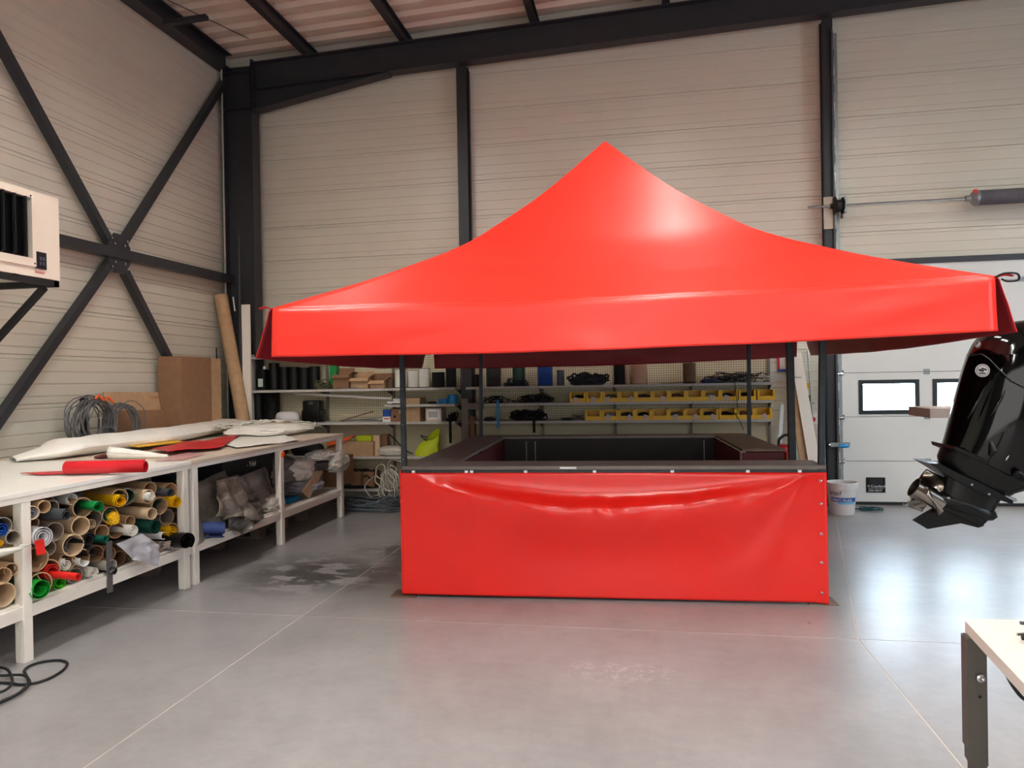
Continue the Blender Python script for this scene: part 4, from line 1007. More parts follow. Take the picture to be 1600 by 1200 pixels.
# coil of grey cable
q = onX(152, 700, -5.45); cl = thing('cable_coil', (-5.5, q.y, 1.0), 'big coil of grey steel cable standing at the wall behind the bench', 'cable')
rnd = random.Random(9)
for k in range(26):
    c = Vector((-5.50+rnd.uniform(-.1, .14), q.y+rnd.uniform(-.04, .04), 1.24+rnd.uniform(-.03, .05))); s = rnd.uniform(.75, 1.05)
    pts = loop_pts(c, .235*s, .245*s, 26, .12, k, (R(90), R(rnd.uniform(-12, 12)), R(90+rnd.uniform(-14, 14))))
    for p in pts: p.z = max(p.z, 1.01)
    MB().tube(pts, .0055, 5, True).build('cable_turn', cable_g, cl, smooth=50)
for k in range(16):
    c = Vector((-5.46+rnd.uniform(-.08, .08), q.y+.42+rnd.uniform(-.03, .03), 1.21+rnd.uniform(-.02, .03))); s = rnd.uniform(.8, 1.0)
    pts = loop_pts(c, .16*s, .22*s, 24, .1, k+50, (R(90), 0, R(60+rnd.uniform(-10, 10))))
    for p in pts: p.z = max(p.z, 1.01)
    MB().tube(pts, .0055, 5, True).build('cable_turn', cable_g, cl, smooth=50)
for k in range(8):
    c = Vector((-5.35, q.y+.05, 1.09)); s = rnd.uniform(.8, 1.0); pts = loop_pts(c, .15*s, .13*s, 22, .1, k+80, (R(70), 0, R(90)))
    for p in pts: p.z = max(p.z, 1.01)
    MB().tube(pts, .0055, 5, True).build('cable_turn', cable_g, cl, smooth=50)
for dy, dz in ((-.10, .52), (.03, .50)): MB().tube(smooth_path([(-5.38, q.y+dy, 1.0+dz-.03), (-5.37, q.y+dy+.04, 1.0+dz-.0), (-5.36, q.y+dy+.09, 1.0+dz-.05)]), .012, 6).build('orange_tie', orange, cl)
m = MB(); m.box((-5.62, q.y-.03, 1.001), (-5.56, q.y+.03, 1.50), .006); m.box((-5.68, q.y-.12, 1.001), (-5.5, q.y+.12, 1.03)); m.build('coil_post', black, cl)
# ------------------------------------------------------------------ unit heater
HX = -4.88
ht = thing('unit_heater', (-5.3, 5.0, 2.50), 'cream warm air heater with black louvres hanging on the left wall', 'heater')
hz0, hz1, hy1, hy0 = 2.515, 3.215, 5.50, 4.30
def hb(x0, x1, y0, y1, z0, z1, bev=0): return MB().box((x0, y0, z0), (x1, y1, z1), bev)
m = MB(); m.box((HX-.62, hy0, hz0), (HX-.03, hy1, hz1), .01); m.build('casing', heat_w, ht)
ly0, ly1, lz0, lz1 = 4.45, 5.20, 2.66, 3.15
m = rect_with_holes(0, 1, 0, 1, [], 0, 1); m = MB()
for (ya, yb, za, zb) in ((hy0, hy1, lz1, hz1), (hy0, hy1, hz0, lz0), (hy0, ly0, lz0, lz1), (ly1, hy1, lz0, lz1)): m.box((HX-.03, ya, za), (HX, yb, zb))
m.build('front_panel', heat_w, ht)
m = MB(); m.box((HX-.001, hy0, lz0-.065), (HX+.018, ly1+.035, lz0)); m.box((HX-.001, hy0, lz1), (HX+.018, ly1+.035, lz1+.03)); m.box((HX-.001, ly1, lz0), (HX+.018, ly1+.035, lz1)); m.build('grille_frame', heat_w, ht)
MB().box((HX-.029, ly0, lz0), (HX-.025, ly1, lz1)).build('grille_back', black, ht)
for k in range(7):
    y = ly1-.045-k*.105
    def lou(u, v, y=y):
        t = u; return Vector((HX-.02+.085*t, y-.06*math.sin(t*1.7), lz0+.012+(lz1-lz0-.024)*v))
    MB().grid(lou, 8, 1, (0, .006, 0)).build('louvre', charcoal if k > 9 else mat('louvre_black', (34, 34, 38), .35), ht, smooth=60)
cpn = hb(HX, HX+.015, 5.235, 5.345, 2.585, 2.725, .004).build('control_panel', mat('dark_display', (20, 22, 34), .2), ht)
for i in (0, 1):
    for j in (0, 1): hb(HX+.015, HX+.019, 5.268+i*.032, 5.292+i*.032, 2.615+j*.04, 2.645+j*.04, .002).build('button', mat('button_grey', (60, 62, 78), .4), cpn)
text('lettering', 'Reznor', .034, (HX+.002, 5.235, 2.548), FACE_PX, mat('logo_red', (220, 70, 80), .5), ht)
for (y, z) in ((5.19, 3.165), (5.22, 2.62)): MB().lathe((HX+.018, y, z), (1, 0, 0), [(0, 0), (.008, 0), (.006, .004), (0, .004)], 8).build('screw', black, ht)
hb(HX-.02, HX+.004, 5.03, 5.075, 2.50, 2.515).build('clip', black, ht)
m = MB(); m.beam((HX+.0, 5.46, 2.485), (XL, 5.46, 2.485), .05, .05); m.beam((HX, 4.5, 2.485), (XL, 4.5, 2.485), .05, .05); m.beam((HX-.02, 4.3, 2.485), (HX-.02, 5.49, 2.485), .04, .05)
m.beam((HX-.12, 5.46, 2.46), (XL+.01, 5.46, 1.75), .05, .045); m.beam((HX-.12, 4.5, 2.46), (XL+.01, 4.5, 1.75), .05, .045); m.box((XL, 5.43, 1.7), (XL+.03, 5.49, 2.5)); m.box((XL, 4.47, 1.7), (XL+.03, 4.53, 2.5))
m.build('wall_bracket', rubber, ht)
# ================================================================== SHELVING
YS = 9.30; YBk = 9.70
edges_l = [-5.31, -4.355, -3.39, -2.425]; edges_r = [-2.28, -1.325, -.37, .59, 1.545]
LV = [0.19, 0.623, 1.079, 1.309, 1.525]
nms = ['nearest the corner column', 'second from the corner column', 'just left of the middle column', 'just right of the middle column', 'second right of the middle column', 'behind the middle of the yellow bins', 'at the right end of the yellow bins']
bays = [(edges_l[i], edges_l[i+1]) for i in range(3)]+[(edges_r[i], edges_r[i+1]) for i in range(4)]
for i, (xa, xb) in enumerate(bays):
    t = thing('shelving_unit', ((xa+xb)/2, 9.5, 0), 'grey metal shelving bay with cream perforated back, '+nms[i], 'shelves', 'shelving bays along the back wall')
    lv = [l for l in LV if not (l == LV[3] and i < 2)]
    if i == 0: lv.append(1.985)
    for z in lv:
        s_ = MB().box((xa+.003, YS, z-.032), (xb-.003, YBk-.01, z)).build('shelf_board', shelf_m, t)
    for a_, b_, pm in ((0.1, LV[1]-.033, peg), (LV[1]+.001, LV[2]-.033, peg), (LV[2]+.001, 2.25, pegh)):
        MB().box((xa+.012, YBk-.008, a_), (xb-.012, YBk, b_)).build('back_panel', pm, t)
    for x in ((xa, xb) if i in (2, 6) else (xa,)):
        MB().box((x-.014, YBk-.045, 0), (x+.014, YBk+.02, 2.3)).build('upright', mat('upright_dark', (120, 114, 104), .5) if i else shelf_m, t)
    if i == 0: MB().box((xa-.02, YS+.01, 0), (xa-.004, YBk, 2.02)).build('side_panel', shelf_m, t)
    for z in lv[1:]:
        m = MB(); m.prism([(xb-.012, YBk-.05, z-.034), (xb-.012, YS+.12, z-.034), (xb-.012, YBk-.05, z-.10)], (.006, 0, 0)); m.build('bracket', mat('bracket_dark', (70, 66, 60), .5), t)
def sp_(x, y, Y): return onY(x, y, Y)
def reel(x0, x1, y0, lev, mt, lab, cat='spool', fl=True, Y=9.48, core=None, grp='cord spools on the shelves'):
    """spool seen between pixel columns x0..x1 with its top at pixel row y0, standing on shelf lev"""
    a_, b_ = sp_(x0, 600, Y), sp_(x1, 600, Y); r_ = (b_.x-a_.x)/2; c = Vector(((a_.x+b_.x)/2, Y, lev)); h_ = max(.05, sp_((x0+x1)/2, y0, Y).z-lev)
    t = thing('cord_spool', c, lab, cat, grp)
    n_ = max(5, int(h_/.012)); pr = [(0, .008)]
    for k in range(n_):
        zz = .01+(h_-.02)*k/n_; pr += [(r_*.955, zz), (r_*.985, zz+(h_-.02)/n_*.5)]
    pr += [(r_*.95, h_-.01), (0, h_-.01)]
    MB().lathe(c, (0, 0, 1), pr, 22).build('winding', mt, t, smooth=50)
    MB().lathe(c, (0, 0, 1), [(0, 0), (r_, 0), (r_, .008), (0, .008)], 22).build('flange', black if mt != ropec else kraft, t)
    if fl: MB().lathe(c+Vector((0, 0, h_-.01)), (0, 0, 1), [(.02, 0), (r_, 0), (r_, .006), (.02, .006)], 22, closed=True).build('flange', black if mt != ropec else kraft, t)
    if core: MB().lathe(c+Vector((0, 0, h_-.01)), (0, 0, 1), [(0, 0), (r_*.4, 0), (r_*.4, .08), (0, .08)], 14).build('core', core, t)
T = LV[4]
reel(617, 637, 576, T, ropew, 'white cord spool left of two others behind the front pole')
reel(638, 655, 578, T, ropew, 'off white cord spool between two white spools')
reel(655, 672, 575, T, ropew, 'white cord spool, right one of three beside the black spools')
reel(675, 695, 581, T, blackc, 'short black cord spool next to the white spools')
reel(697, 713, 575, T, blackc, 'tall black cord spool left of the middle column')
reel(738, 751, 585, T, blackc, 'small black cord spool behind the rear tent pole')
reel(760, 783, 568, T, mat('slate_webbing', (52, 58, 62), .6, 0, .15, 40), 'slate grey webbing spool right of the rear tent pole')
reel(801, 821, 566, T, dgreen, 'dark green webbing spool on the top shelf')
reel(840, 864, 566, T, bluef, 'blue webbing spool on the top shelf')
reel(870, 882, 578, T, blackd, 'grey blue cord spool with a tan core beside the blue spool', core=ropec)
reel(959, 977, 566, T, blackc, 'black fuzzy cord spool left of the cream cord')
reel(977, 985, 566, T, ropec, 'thin cream cord spool squeezed beside the black one', fl=False)
reel(986, 1012, 566, T, ropec, 'wide tan cord spool in the middle of the top shelf', fl=False)
reel(1067, 1088, 566, T, ropeb, 'brown rope spool left of the blue cloth', fl=False)
# black reels in the first bay
for (x0, x1, y0, lab) in ((421, 436, 567, 'narrow black reel beside the oil canister'), (437, 452, 573, 'black reel, second right of the oil canister'), (452, 468, 573, 'black reel in the middle of the black row'), (468, 484, 574, 'black reel near the bay upright'), (484, 500, 572, 'black reel at the right end of the black row')):
    reel(x0, x1, y0, T, black, lab+' on the upper shelf', grp='black reels in the corner bay')
reel(394, 412, 614, LV[2], black, 'wide black reel in the corner of the shelf below the canister', grp='black reels in the corner bay')
reel(412, 436, 613, LV[2], black, 'wide black reel left of the white foam pack', grp='black reels in the corner bay')
reel(392, 404, 535, 1.985, black, 'black reel on the topmost shelf by the corner column', grp='black reels in the corner bay')
# canister
c = sp_(410, 600, 9.42); t = thing('oil_canister', (c.x, 9.42, T), 'black plastic canister with a white label on the upper shelf', 'canister')
m = MB(); m.box((c.x-.075, 9.36, T), (c.x+.07, 9.50, T+.29), .02); m.build('body', black, t, smooth=40)
m = MB(); m.lathe((c.x+.03, 9.43, T+.29), (0, 0, 1), [(0, 0), (.02, 0), (.02, .04), (0, .04)], 12); m.build('cap', wht, t)
MB().box((c.x-.03, 9.357, T+.05), (c.x+.04, 9.3595, T+.16)).build('label', mat('pale_label', (190, 205, 195), .5), t)
def obox(name, x0, x1, y0, y1, lev, Y, dep, mt, lab, cat='box', tape=None, open_=False, grp=None):
    a_, b_ = sp_(x0, (y0+y1)/2, Y), sp_(x1, (y0+y1)/2, Y); h_ = sp_((x0+x1)/2, y0, Y).z-lev
    t = thing(name, ((a_.x+b_.x)/2, Y+dep/2, lev), lab, cat, grp); th = .006
    m = MB(); X0, X1, Y0, Y1, Z0, Z1 = a_.x, b_.x, Y, Y+dep, lev, lev+h_
    if open_:
        m.box((X0, Y0, Z0), (X1, Y1, Z0+th)); m.box((X0, Y0, Z0), (X1, Y0+th, Z1)); m.box((X0, Y1-th, Z0), (X1, Y1, Z1)); m.box((X0, Y0+th, Z0), (X0+th, Y1-th, Z1)); m.box((X1-th, Y0+th, Z0), (X1, Y1-th, Z1)); m.build('body', mt, t)
        for (pts) in ([(X0, Y0, Z1), (X1, Y0, Z1), (X1+.01, Y0-.05, Z1-.04), (X0-.01, Y0-.05, Z1-.04)], [(X0, Y1, Z1), (X1, Y1, Z1), (X1, Y1+.02, Z1+.09), (X0, Y1+.02, Z1+.09)], [(X1, Y0, Z1), (X1, Y1, Z1), (X1+.06, Y1, Z1+.04), (X1+.06, Y0, Z1+.04)]):
            MB().prism(pts, (0, 0, .004)).build('flap', mt, t)
    else:
        m.box((X0, Y0, Z0), (X1, Y1, Z1), .003); m.build('body', mt, t)
        if tape: MB().box(((X0+X1)/2-.02, Y0-.001, Z0+.001), ((X0+X1)/2+.02, Y1+.001, Z1+.001)).build('packing_tape', tape, t)
    return t, (X0, X1, Y0, Y1, Z0, Z1)
obox('green_box', 515, 525, 568, 606, T, 9.5, .12, green, 'upright green box behind the rope tangle', 'box')
obox('open_carton', 520, 545, 586, 606, T, 9.36, .2, kraft_d, 'small open brown carton right of the rope tangle', 'box', open_=True)
obox('open_carton', 548, 575, 591, 606, T, 9.36, .2, kraft, 'open carton full of dark parts in the middle of the upper shelf', 'box', open_=True)
obox('open_carton', 578, 600, 595, 606, T, 9.36, .16, kraft, 'low open carton beside the carton with dark parts', 'box', open_=True)
obox('carton', 583, 613, 583, 605, T, 9.5, .15, kraft_d, 'brown carton left of the white cord spools', 'box')
obox('small_carton', 606, 613, 592, 605, T, 9.4, .06, mat('dark_card', (90, 70, 52), .8), 'little dark carton at the edge of the brown carton', 'box')
def hp_(name, x, y, sx, sy, h_, lev, mt, lab, cat, seed, Y=9.45, amp=.4, freq=3.0):
    c = sp_(x, y, Y); o = crumple(c.x, Y, lev, sx, sy, h_, seed, amp, 20, freq).build(name, mt, None, smooth=80); return tag(o, lab, cat)
def tangle(name, x0, x1, y, lev, mt, lab, cat, n_, r_, h_, seed, Y=9.42, hang=0):
    a_, b_ = sp_(x0, y, Y), sp_(x1, y, Y); c = Vector(((a_.x+b_.x)/2, Y, lev)); t = thing(name, c, lab, cat); rnd = random.Random(seed); w_ = (b_.x-a_.x)/2
    for k in range(n_):
        cc_ = Vector((c.x+rnd.uniform(-.45, .45)*w_, Y+rnd.uniform(-.03, .05), lev+h_*rnd.uniform(.3, .6)))
        pts = loop_pts(cc_, w_*rnd.uniform(.35, .6), rnd.uniform(.05, .11), 18, .3, seed+k, (R(rnd.uniform(5, 40)), R(rnd.uniform(-12, 12)), R(rnd.uniform(-15, 15))))
        for p in pts: p.z = min(max(p.z, lev+r_), lev+h_*1.3); p.y = min(max(p.y, 9.31), 9.66)
        MB().tube(pts, r_, 5, True).build('strand', mt, t, smooth=50)
    return t
tangle('rope_tangle', 490, 517, 600, T, oliver, 'olive rope tangle at the front of the upper shelf', 'rope', 14, .008, .10, 3)
hp_('hardware_pile', 560, 603, .16, .14, .10, T+.03, blackc, 'dark small parts heaped in the open carton', 'parts', 33, 9.46)
m = MB(); 
tangle('cord_tangle', 528, 575, 606, T, greyc, 'thin grey cord lying along the shelf edge below the cartons', 'cord', 5, .004, .02, 6, 9.36)
o = tangle('blue_cord_tangle', 786, 832, 598, T, mat('dark_blue_cord', (20, 36, 62), .7), 'dark blue cord tangle around the green spool', 'cord', 12, .006, .08, 8, 9.40)
o = tangle('black_strap_tangle', 886, 955, 596, T, mat('dark_slate_strap', (34, 38, 46), .7), 'coiled dark slate straps piled on the top shelf', 'strap', 26, .014, .15, 9, 9.42)
hp_('strap_pile', 918, 596, .34, .22, .14, T, mat('slate_cloth', (40, 46, 54), .8, 0, .2), 'bulky slate cloth bundle inside the coiled straps', 'cloth', 35, 9.52)
hp_('blue_cloth', 1113, 596, .30, .22, .06, T, mat('faded_blue_cloth', (58, 70, 104), .8), 'faded blue cloth folded on the right end of the top shelf', 'cloth', 36)
tangle('black_cable_tangle', 1100, 1205, 594, T, rubber, 'tangle of black cables on the right end of the top shelf', 'cable', 14, .005, .14, 12, 9.42)
tangle('grey_cable_tangle', 1120, 1200, 596, T, galv, 'grey thin cables under the black cables at the shelf end', 'cable', 7, .004, .06, 13, 9.38)
c = sp_(1148, 598, 9.30); m = MB(); m.tube(smooth_path([(c.x, 9.32, T+.02), (c.x, 9.27, T-.03), (c.x+.02, 9.27, 1.3), (c.x+.03, 9.27, 1.15), (c.x-.03, 9.27, 1.17), (c.x+.03, 9.265, 1.10), (c.x+.09, 9.27, .95)], 6), .004, 5); tag(m.build('hanging_wire', rubber), 'black wire hanging down in front of the yellow bins', 'wire')
c = sp_(1046, 598, 9.35); m = MB(); m.beam((c.x-.1, 9.36, T+.004), (c.x+.3, 9.36, T+.02), .03, .006); tag(m.build('flat_strap', blackc), 'flat black strap left of the brown rope spool', 'strap')
# yellow bins
def make_bin():
    t = thing('storage_bin', (0, 0, 0), 'x', 'bin', 'yellow storage bins on the shelves')
    W_, D_, H_ = .205, .30, .125; th = .006; m = MB()
    m.box((-W_/2, 0, 0), (W_/2, D_, th)); m.box((-W_/2, D_-th, th), (W_/2, D_, H_))
    for s in (-1, 1):
        x = s*(W_/2-th/2); pr = [(x-th/2, 0, th), (x-th/2, D_-th, th), (x-th/2, D_-th, H_), (x-th/2, .035, H_), (x-th/2, 0, .055)]
        m.prism(pr, (th, 0, 0))
    m.box((-W_/2+th, 0, th), (W_/2-th, th, .052)); m.build('tray', binyel, t)
    m = MB(); 
    for s in (-1, 1): m.box((min(s*W_/2, s*(W_/2-.026)), -.006, .02), (max(s*W_/2, s*(W_/2-.026)), .006, H_+.002))
    m.build('front_posts', binyel, t)
    MB().box((-W_/2, -.008, .0), (W_/2, 0.004, .05)).build('front_lip', binyel, t)
    return t
proto = make_bin(); first = [True]
def place_bin(x, lev, lab, lean=0):
    global proto
    if first[0]: t = proto; first[0] = False
    else:
        t = proto.copy(); COL.objects.link(t)
        for ch in list(proto.children):
            if ch.name.startswith(('tray', 'front')): c_ = ch.copy(); COL.objects.link(c_); c_.parent = t
    t.location = (x, 9.33, lev); t['label'] = lab; return t
ords = ['first', 'second', 'third', 'fourth', 'fifth', 'sixth', 'seventh', 'eighth', 'ninth', 'tenth', 'eleventh', 'twelfth', 'thirteenth']
up = [903, 929, 955, 981, 1007, 1032.5, 1059, 1086, 1112.5, 1139.5, 1168, 1197.5]
lo = [927, 953, 979, 1005, 1031.5, 1057.5, 1083.5, 1109, 1137, 1165, 1192.5]
rnd = random.Random(4)
def tagcard(t, k):
    dx = rnd.uniform(-.05, .05); a_ = rnd.uniform(-.5, .9); m = MB(); c = t.location+Vector((dx, -.010, .035)); pts = []
    for q in range(4):
        an = a_+q*PI/2+PI/4; pts.append(c+Vector((math.cos(an)*.042, 0, math.sin(an)*.042)))
    m.prism(pts, (0, -.0015, 0)); m.build('paper_tag', label_w, t)
def contents(t, mt, seed):
    x, y, z = t.location; o = crumple(x, y+.16, z+.007, .15, .20, .085, seed, .35).build('bin_contents', mt, None, smooth=80)
    return tag(o, 'small parts heaped in the '+t['label'].replace(' on the shelf', '').replace('yellow bin', 'bin'), 'parts')
cm = [blackc, greyc, charcoal, kraft_d, trans]
for row, xs_, lev, nm in ((0, up, LV[3], 'upper'), (1, lo, LV[2], 'lower')):
    for i, x in enumerate(xs_):
        c = sp_(x, 640, 9.33); t = place_bin(c.x, lev, ords[i]+' yellow storage bin from the left in the '+nm+' row')
        if i in ((0, 1, 2, 3, 5, 8, 9) if row == 0 else (1, 2, 3, 5, 6, 7, 10)): tagcard(t, i)
        if (i+row) % 2 == 0 or i in (2, 8, 9): contents(t, cm[(i*3+row) % 5], 60+i+20*row)
# middle shelves left part
reel(715-3, 716-3+1, 640, 0.0, black, 'x') if False else None
m = MB(); a_, b_ = sp_(460, 615, 9.40), sp_(612, 623, 9.36); m.beam(a_, b_, .012, .03); tag(m.build('metal_strip', shelf_m), 'long pale metal strip slanting between the two upper shelves', 'strip')
m = MB(); c = sp_(449, 650, 9.45)
def foam(u, v):
    t = u*2*PI; ph = v*PI; r_ = math.sin(ph)**.4
    return Vector((c.x+.175*math.cos(t)*r_*(1+.1*math.cos(ph)), 9.46+.12*math.sin(t)*r_, LV[2]+.075-.075*math.cos(ph)))
m.grid(foam, 22, 10); tag(m.build('foam_pack', wht, None, smooth=60), 'white oval foam pack between the black reels and the black case', 'foam')
t = thing('equipment_case', (sp_(489, 640, 9.4).x, 9.42, LV[2]), 'black plastic equipment case standing on the shelf left part', 'case')
c = sp_(489, 640, 9.4).x; MB().box((c-.13, 9.34, LV[2]), (c+.12, 9.5, LV[2]+.30), .03).build('body', satin_black, t, smooth=40); MB().box((c-.16, 9.36, LV[2]), (c+.15, 9.52, LV[2]+.17), .03).build('lower_shell', satin_black, t, smooth=40)
MB().box((c-.03, 9.335, LV[2]+.24), (c+.03, 9.34, LV[2]+.285), .002).build('latch', charcoal, t)
rnd = random.Random(14)
for k, (x0, y0_, x1_, y1_, mt, lab) in enumerate([(531, 658, 583, 643, ropeb, 'brown thin stick leaning over the metal rods'), (535, 660, 600, 652, galv, 'grey metal rod at the shelf front'), (545, 656, 590, 656, galv, 'short grey metal rod lying behind'), (550, 659, 603, 654, wood_w, 'whitish wooden rod among the metal rods'), (535, 649, 598, 650, ropec, 'tan rod lying at the back of the shelf')]):
    m = MB(); a_, b_ = sp_(x0, y0_, 9.35+k*.03), sp_(x1_, y1_, 9.35+k*.03); a_.z = max(a_.z, LV[2]+.012); b_.z = max(b_.z, LV[2]+.012); m.tube([a_, b_], .009, 6); tag(m.build('rod', mt), lab, 'rod')
t, bb = obox('small_box', 598, 610, 640, 658, LV[2], 9.36, .1, bluef, 'small blue and white box left of the brown carton', 'box')
MB().box((bb[0]-.001, bb[2]-.002, bb[4]), (bb[1]+.001, bb[2]+.02, bb[4]+.07)).build('white_panel', wht, t); MB().box((bb[0]+.02, bb[2]-.003, bb[4]+.035), (bb[1]-.02, bb[2]-.001, bb[4]+.05)).build('red_print', tagred, t)
t, bb = obox('carton', 611, 633, 639, 659, LV[2], 9.35, .22, kraft_d, 'brown carton with a hand hole beside the front left tent pole', 'box')
MB().lathe((bb[0]+.05, bb[2]-.001, bb[4]+.07), (0, -1, 0), [(0, 0), (.018, 0), (.018, .001), (0, .001)], 14).build('hand_hole', blackc, t); MB().box((bb[1]-.08, bb[2]-.002, bb[4]+.11), (bb[1]-.02, bb[2], bb[4]+.16)).build('paper_label', label_w, t)
t, bb = obox('carton', 634, 656, 622, 658, LV[2], 9.36, .26, kraft, 'taller brown carton right of the front left tent pole', 'box')
t = thing('desk_fan', sp_(618, 625, 9.36), 'white round fixture on a small stand above the brown carton', 'fixture'); c = sp_(618, 628, 9.36)
MB().lathe((c.x, 9.44, 1.345), (0, 0, 1), [(0, 0), (.06, 0), (.06, .04), (.03, .05), (0, .05)], 18).build('head', wht, t, smooth=40); MB().box((c.x-.12, 9.38, 1.325), (c.x+.2, 9.5, 1.344)).build('stand', wht, t); MB().box((c.x-.10, 9.42, 1.262), (c.x-.08, 9.44, 1.324)).build('foot', wht, t); MB().box((c.x+.16, 9.42, 1.262), (c.x+.18, 9.44, 1.324)).build('foot', wht, t)
t, bb = obox('labelled_box', 665, 690, 638, 657, LV[2], 9.36, .2, label_w, 'small box with a printed label left of the middle column', 'box')
lb = MB().box((bb[0]+.03, bb[2]-.002, bb[4]+.03), (bb[1]-.02, bb[2], bb[5]-.02)).build('printed_label', wht, t)
for k in range(5): MB().box((bb[0]+.045+k*.025, bb[2]-.0028, bb[4]+.05), (bb[0]+.055+k*.025, bb[2]-.002, bb[5]-.04)).build('print_bar', black, lb)
for (x0, x1_, y0_, lab) in ((685, 703, 623, 'flat light blue ring of strapping left of the taller ring'), (700, 715, 617, 'light blue ring of strapping stacked taller near the middle column')):
    a_, b_ = sp_(x0, 625, 9.42), sp_(x1_, 625, 9.42); r_ = (b_.x-a_.x)/2; h_ = sp_(x0, y0_, 9.42).z-LV[3]
    tag(MB().lathe(((a_.x+b_.x)/2, 9.42, LV[3]), (0, 0, 1), [(r_*.6, 0), (r_, 0), (r_, h_), (r_*.6, h_)], 22, closed=True).build('strapping_ring', lblue, None, smooth=30), lab, 'ring')
hp_('black_box_pile', 675, 628, .14, .12, .035, LV[3], blackc, 'flat black pack beside the light blue rings', 'pack', 41, 9.42, .2)
tangle('black_cord_tangle', 700, 714, 652, LV[2], blackc, 'black cord tangle on the lower shelf at the middle column', 'cord', 8, .008, .12, 20, 9.40)
tangle('dark_cable_tangle', 752, 800, 626, LV[3], rubber, 'black cable tangle beside the rear tent pole', 'cable', 8, .006, .07, 21)
tangle('dark_cable_tangle', 800, 868, 626, LV[3], rubber, 'long black cable tangle left of the upper yellow bins', 'cable', 14, .006, .09, 22)
tangle('dark_cable_tangle', 790, 858, 652, LV[2], rubber, 'black hose tangle with a hanging strap on the lower shelf', 'cable', 16, .012, .12, 23)
hp_('black_cloth', 822, 652, .35, .2, .12, LV[2], blackc, 'black cloth hump on the shelf left of the lower yellow bins', 'cloth', 42, 9.52, .3)
hp_('folded_pack', 765, 652, .16, .2, .05, LV[2], mat('dark_pack', (44, 48, 50), .6), 'flat dark pack on the lower shelf near the rear tent pole', 'pack', 43, 9.45, .15)
for x, z0_, z1_, mt, lab in ((778, .99, 1.35, lblue, 'light blue strap hanging from the shelf edge'), (834, .93, 1.08, blackc, 'black strap end hanging below the lower shelf'), (703, .80, 1.09, blackc, 'black strap hanging left of the middle column')):
    c = sp_(x, 640, 9.285).x; m = MB(); m.box((c-.018, 9.283, z0_), (c+.018, 9.289, z1_)); m.box((c-.018, 9.289, z1_-.006), (c+.018, 9.34, z1_)); tag(m.build('hanging_strap', mt), lab, 'strap')
tangle('small_tools_pile', 888, 912, 655, LV[2], galv, 'thin metal tools lying left of the lower yellow bins', 'tools', 5, .006, .05, 24)
m = MB(); c = sp_(880, 655, 9.4); m.box((c.x-.02, 9.35, LV[2]), (c.x+.12, 9.42, LV[2]+.03), .003); tag(m.build('black_tool_case', black), 'small flat black case left of the lower yellow bins', 'case')
c = onY(680, 551, 9.6); t = thing('junction_box', (c.x, 9.6, c.z-.05), 'small white junction box fixed above the white cord spools', 'box'); MB().box((c.x-.045, 9.56, c.z-.04), (c.x+.045, 9.69, c.z+.05), .005).build('box_body', wht, t); MB().tube([(c.x, 9.62, c.z+.05), (c.x, 9.62, c.z+.6)], .008, 6).build('cable', wht, t)
# wooden T-stand in front of the middle column
t = thing('wooden_stand', sp_(727, 780, 9.15), 'grey wooden T shaped stand in front of the middle column', 'stand'); c = sp_(727, 660, 9.15); t.location = (c.x, 9.15, 0)
MB().box((c.x-.045, 9.13, .02), (c.x+.045, 9.17, 1.38)).build('upright', wood_g, t); MB().box((c.x+.046, 9.13, 1.24), (c.x+.24, 9.17, 1.32)).build('cross_arm', wood_g, t); MB().box((c.x-.2, 9.06, 0), (c.x+.2, 9.22, .02)).build('foot', wood_g, t)
m = MB(); c = sp_(733, 680, 9.24); m.box((c.x+.02, 9.2, 0), (c.x+.08, 9.235, 1.15)); tag(m.build('brown_batten', kraft_d), 'brown batten standing beside the grey wooden stand', 'batten')
# level 0.62
L1 = LV[1]
t, bb = obox('carton', 512, 583, 690, 713, L1, 9.33, .3, kraft, 'wide brown carton behind the far bench end', 'box')
obox('wood_offcut', 583, 593, 680, 710, L1, 9.40, .08, wood, 'upright pale wood offcut beside the wide carton', 'wood'); obox('wood_offcut', 594, 605, 679, 705, L1, 9.50, .08, kraft_d, 'darker wood offcut behind the pale one', 'wood')
m = MB(); A = sp_(509, 697, 9.31); m.prism([sp_(509, 697, 9.25), sp_(512, 692, 9.25), sp_(553, 680, 9.3), sp_(550, 684, 9.3), sp_(530, 693, 9.27)], (0, .06, 0.0)); tag(m.build('orange_panel', orange), 'orange plastic flap sticking out over the wide carton', 'plastic')
c = sp_(570, 686, 9.4); z_ = bb[5]; m = MB(); m.box((c.x-.11, 9.36, z_), (c.x+.11, 9.5, z_+.075), .02); tag(m.build('yellow_pack', neon, None, smooth=40), 'neon yellow folded pack lying on the wide carton', 'pack')
hp_('film_bag', 613, 705, .42, .3, .14, L1, trans, 'translucent grey film bag on the shelf left of the neon bag', 'bag', 44, 9.42, .2, 2)
c = sp_(665, 700, 9.36); t = thing('shopping_bag', (c.x, 9.4, L1), 'neon yellow fabric bag slumped on the shelf behind the counter', 'bag')
def bag(u, v):
    a_ = u*2*PI; h_ = .36*(.55+.45*math.exp(-((u-.12 if u < .6 else u-1.12)/.22)**2)); ww = 1-.35*v**2
    x = .165*math.cos(a_)*ww*(1+.08*nz((u*6, v*3, 0), 1, 3))+.07*v*v; y = .10*math.sin(a_)*ww*(1+.1*nz((u*6, v*3, 4), 1, 3))*(1-.5*v); return Vector((c.x+x, 9.42+y, L1+h_*v))
m = MB(); m.grid(bag, 40, 14); m.build('bag_body', neon, t, smooth=60); m = MB(); m.tube(smooth_path([(c.x+.02, 9.36, L1+.2), (c.x-.06, 9.34, L1+.27), (c.x+.03, 9.33, L1+.25)]), .008, 6); m.build('handle', charcoal, t)
for x, w_, h_ in ((425, .5, .1), (475, .45, .12)):
    pass
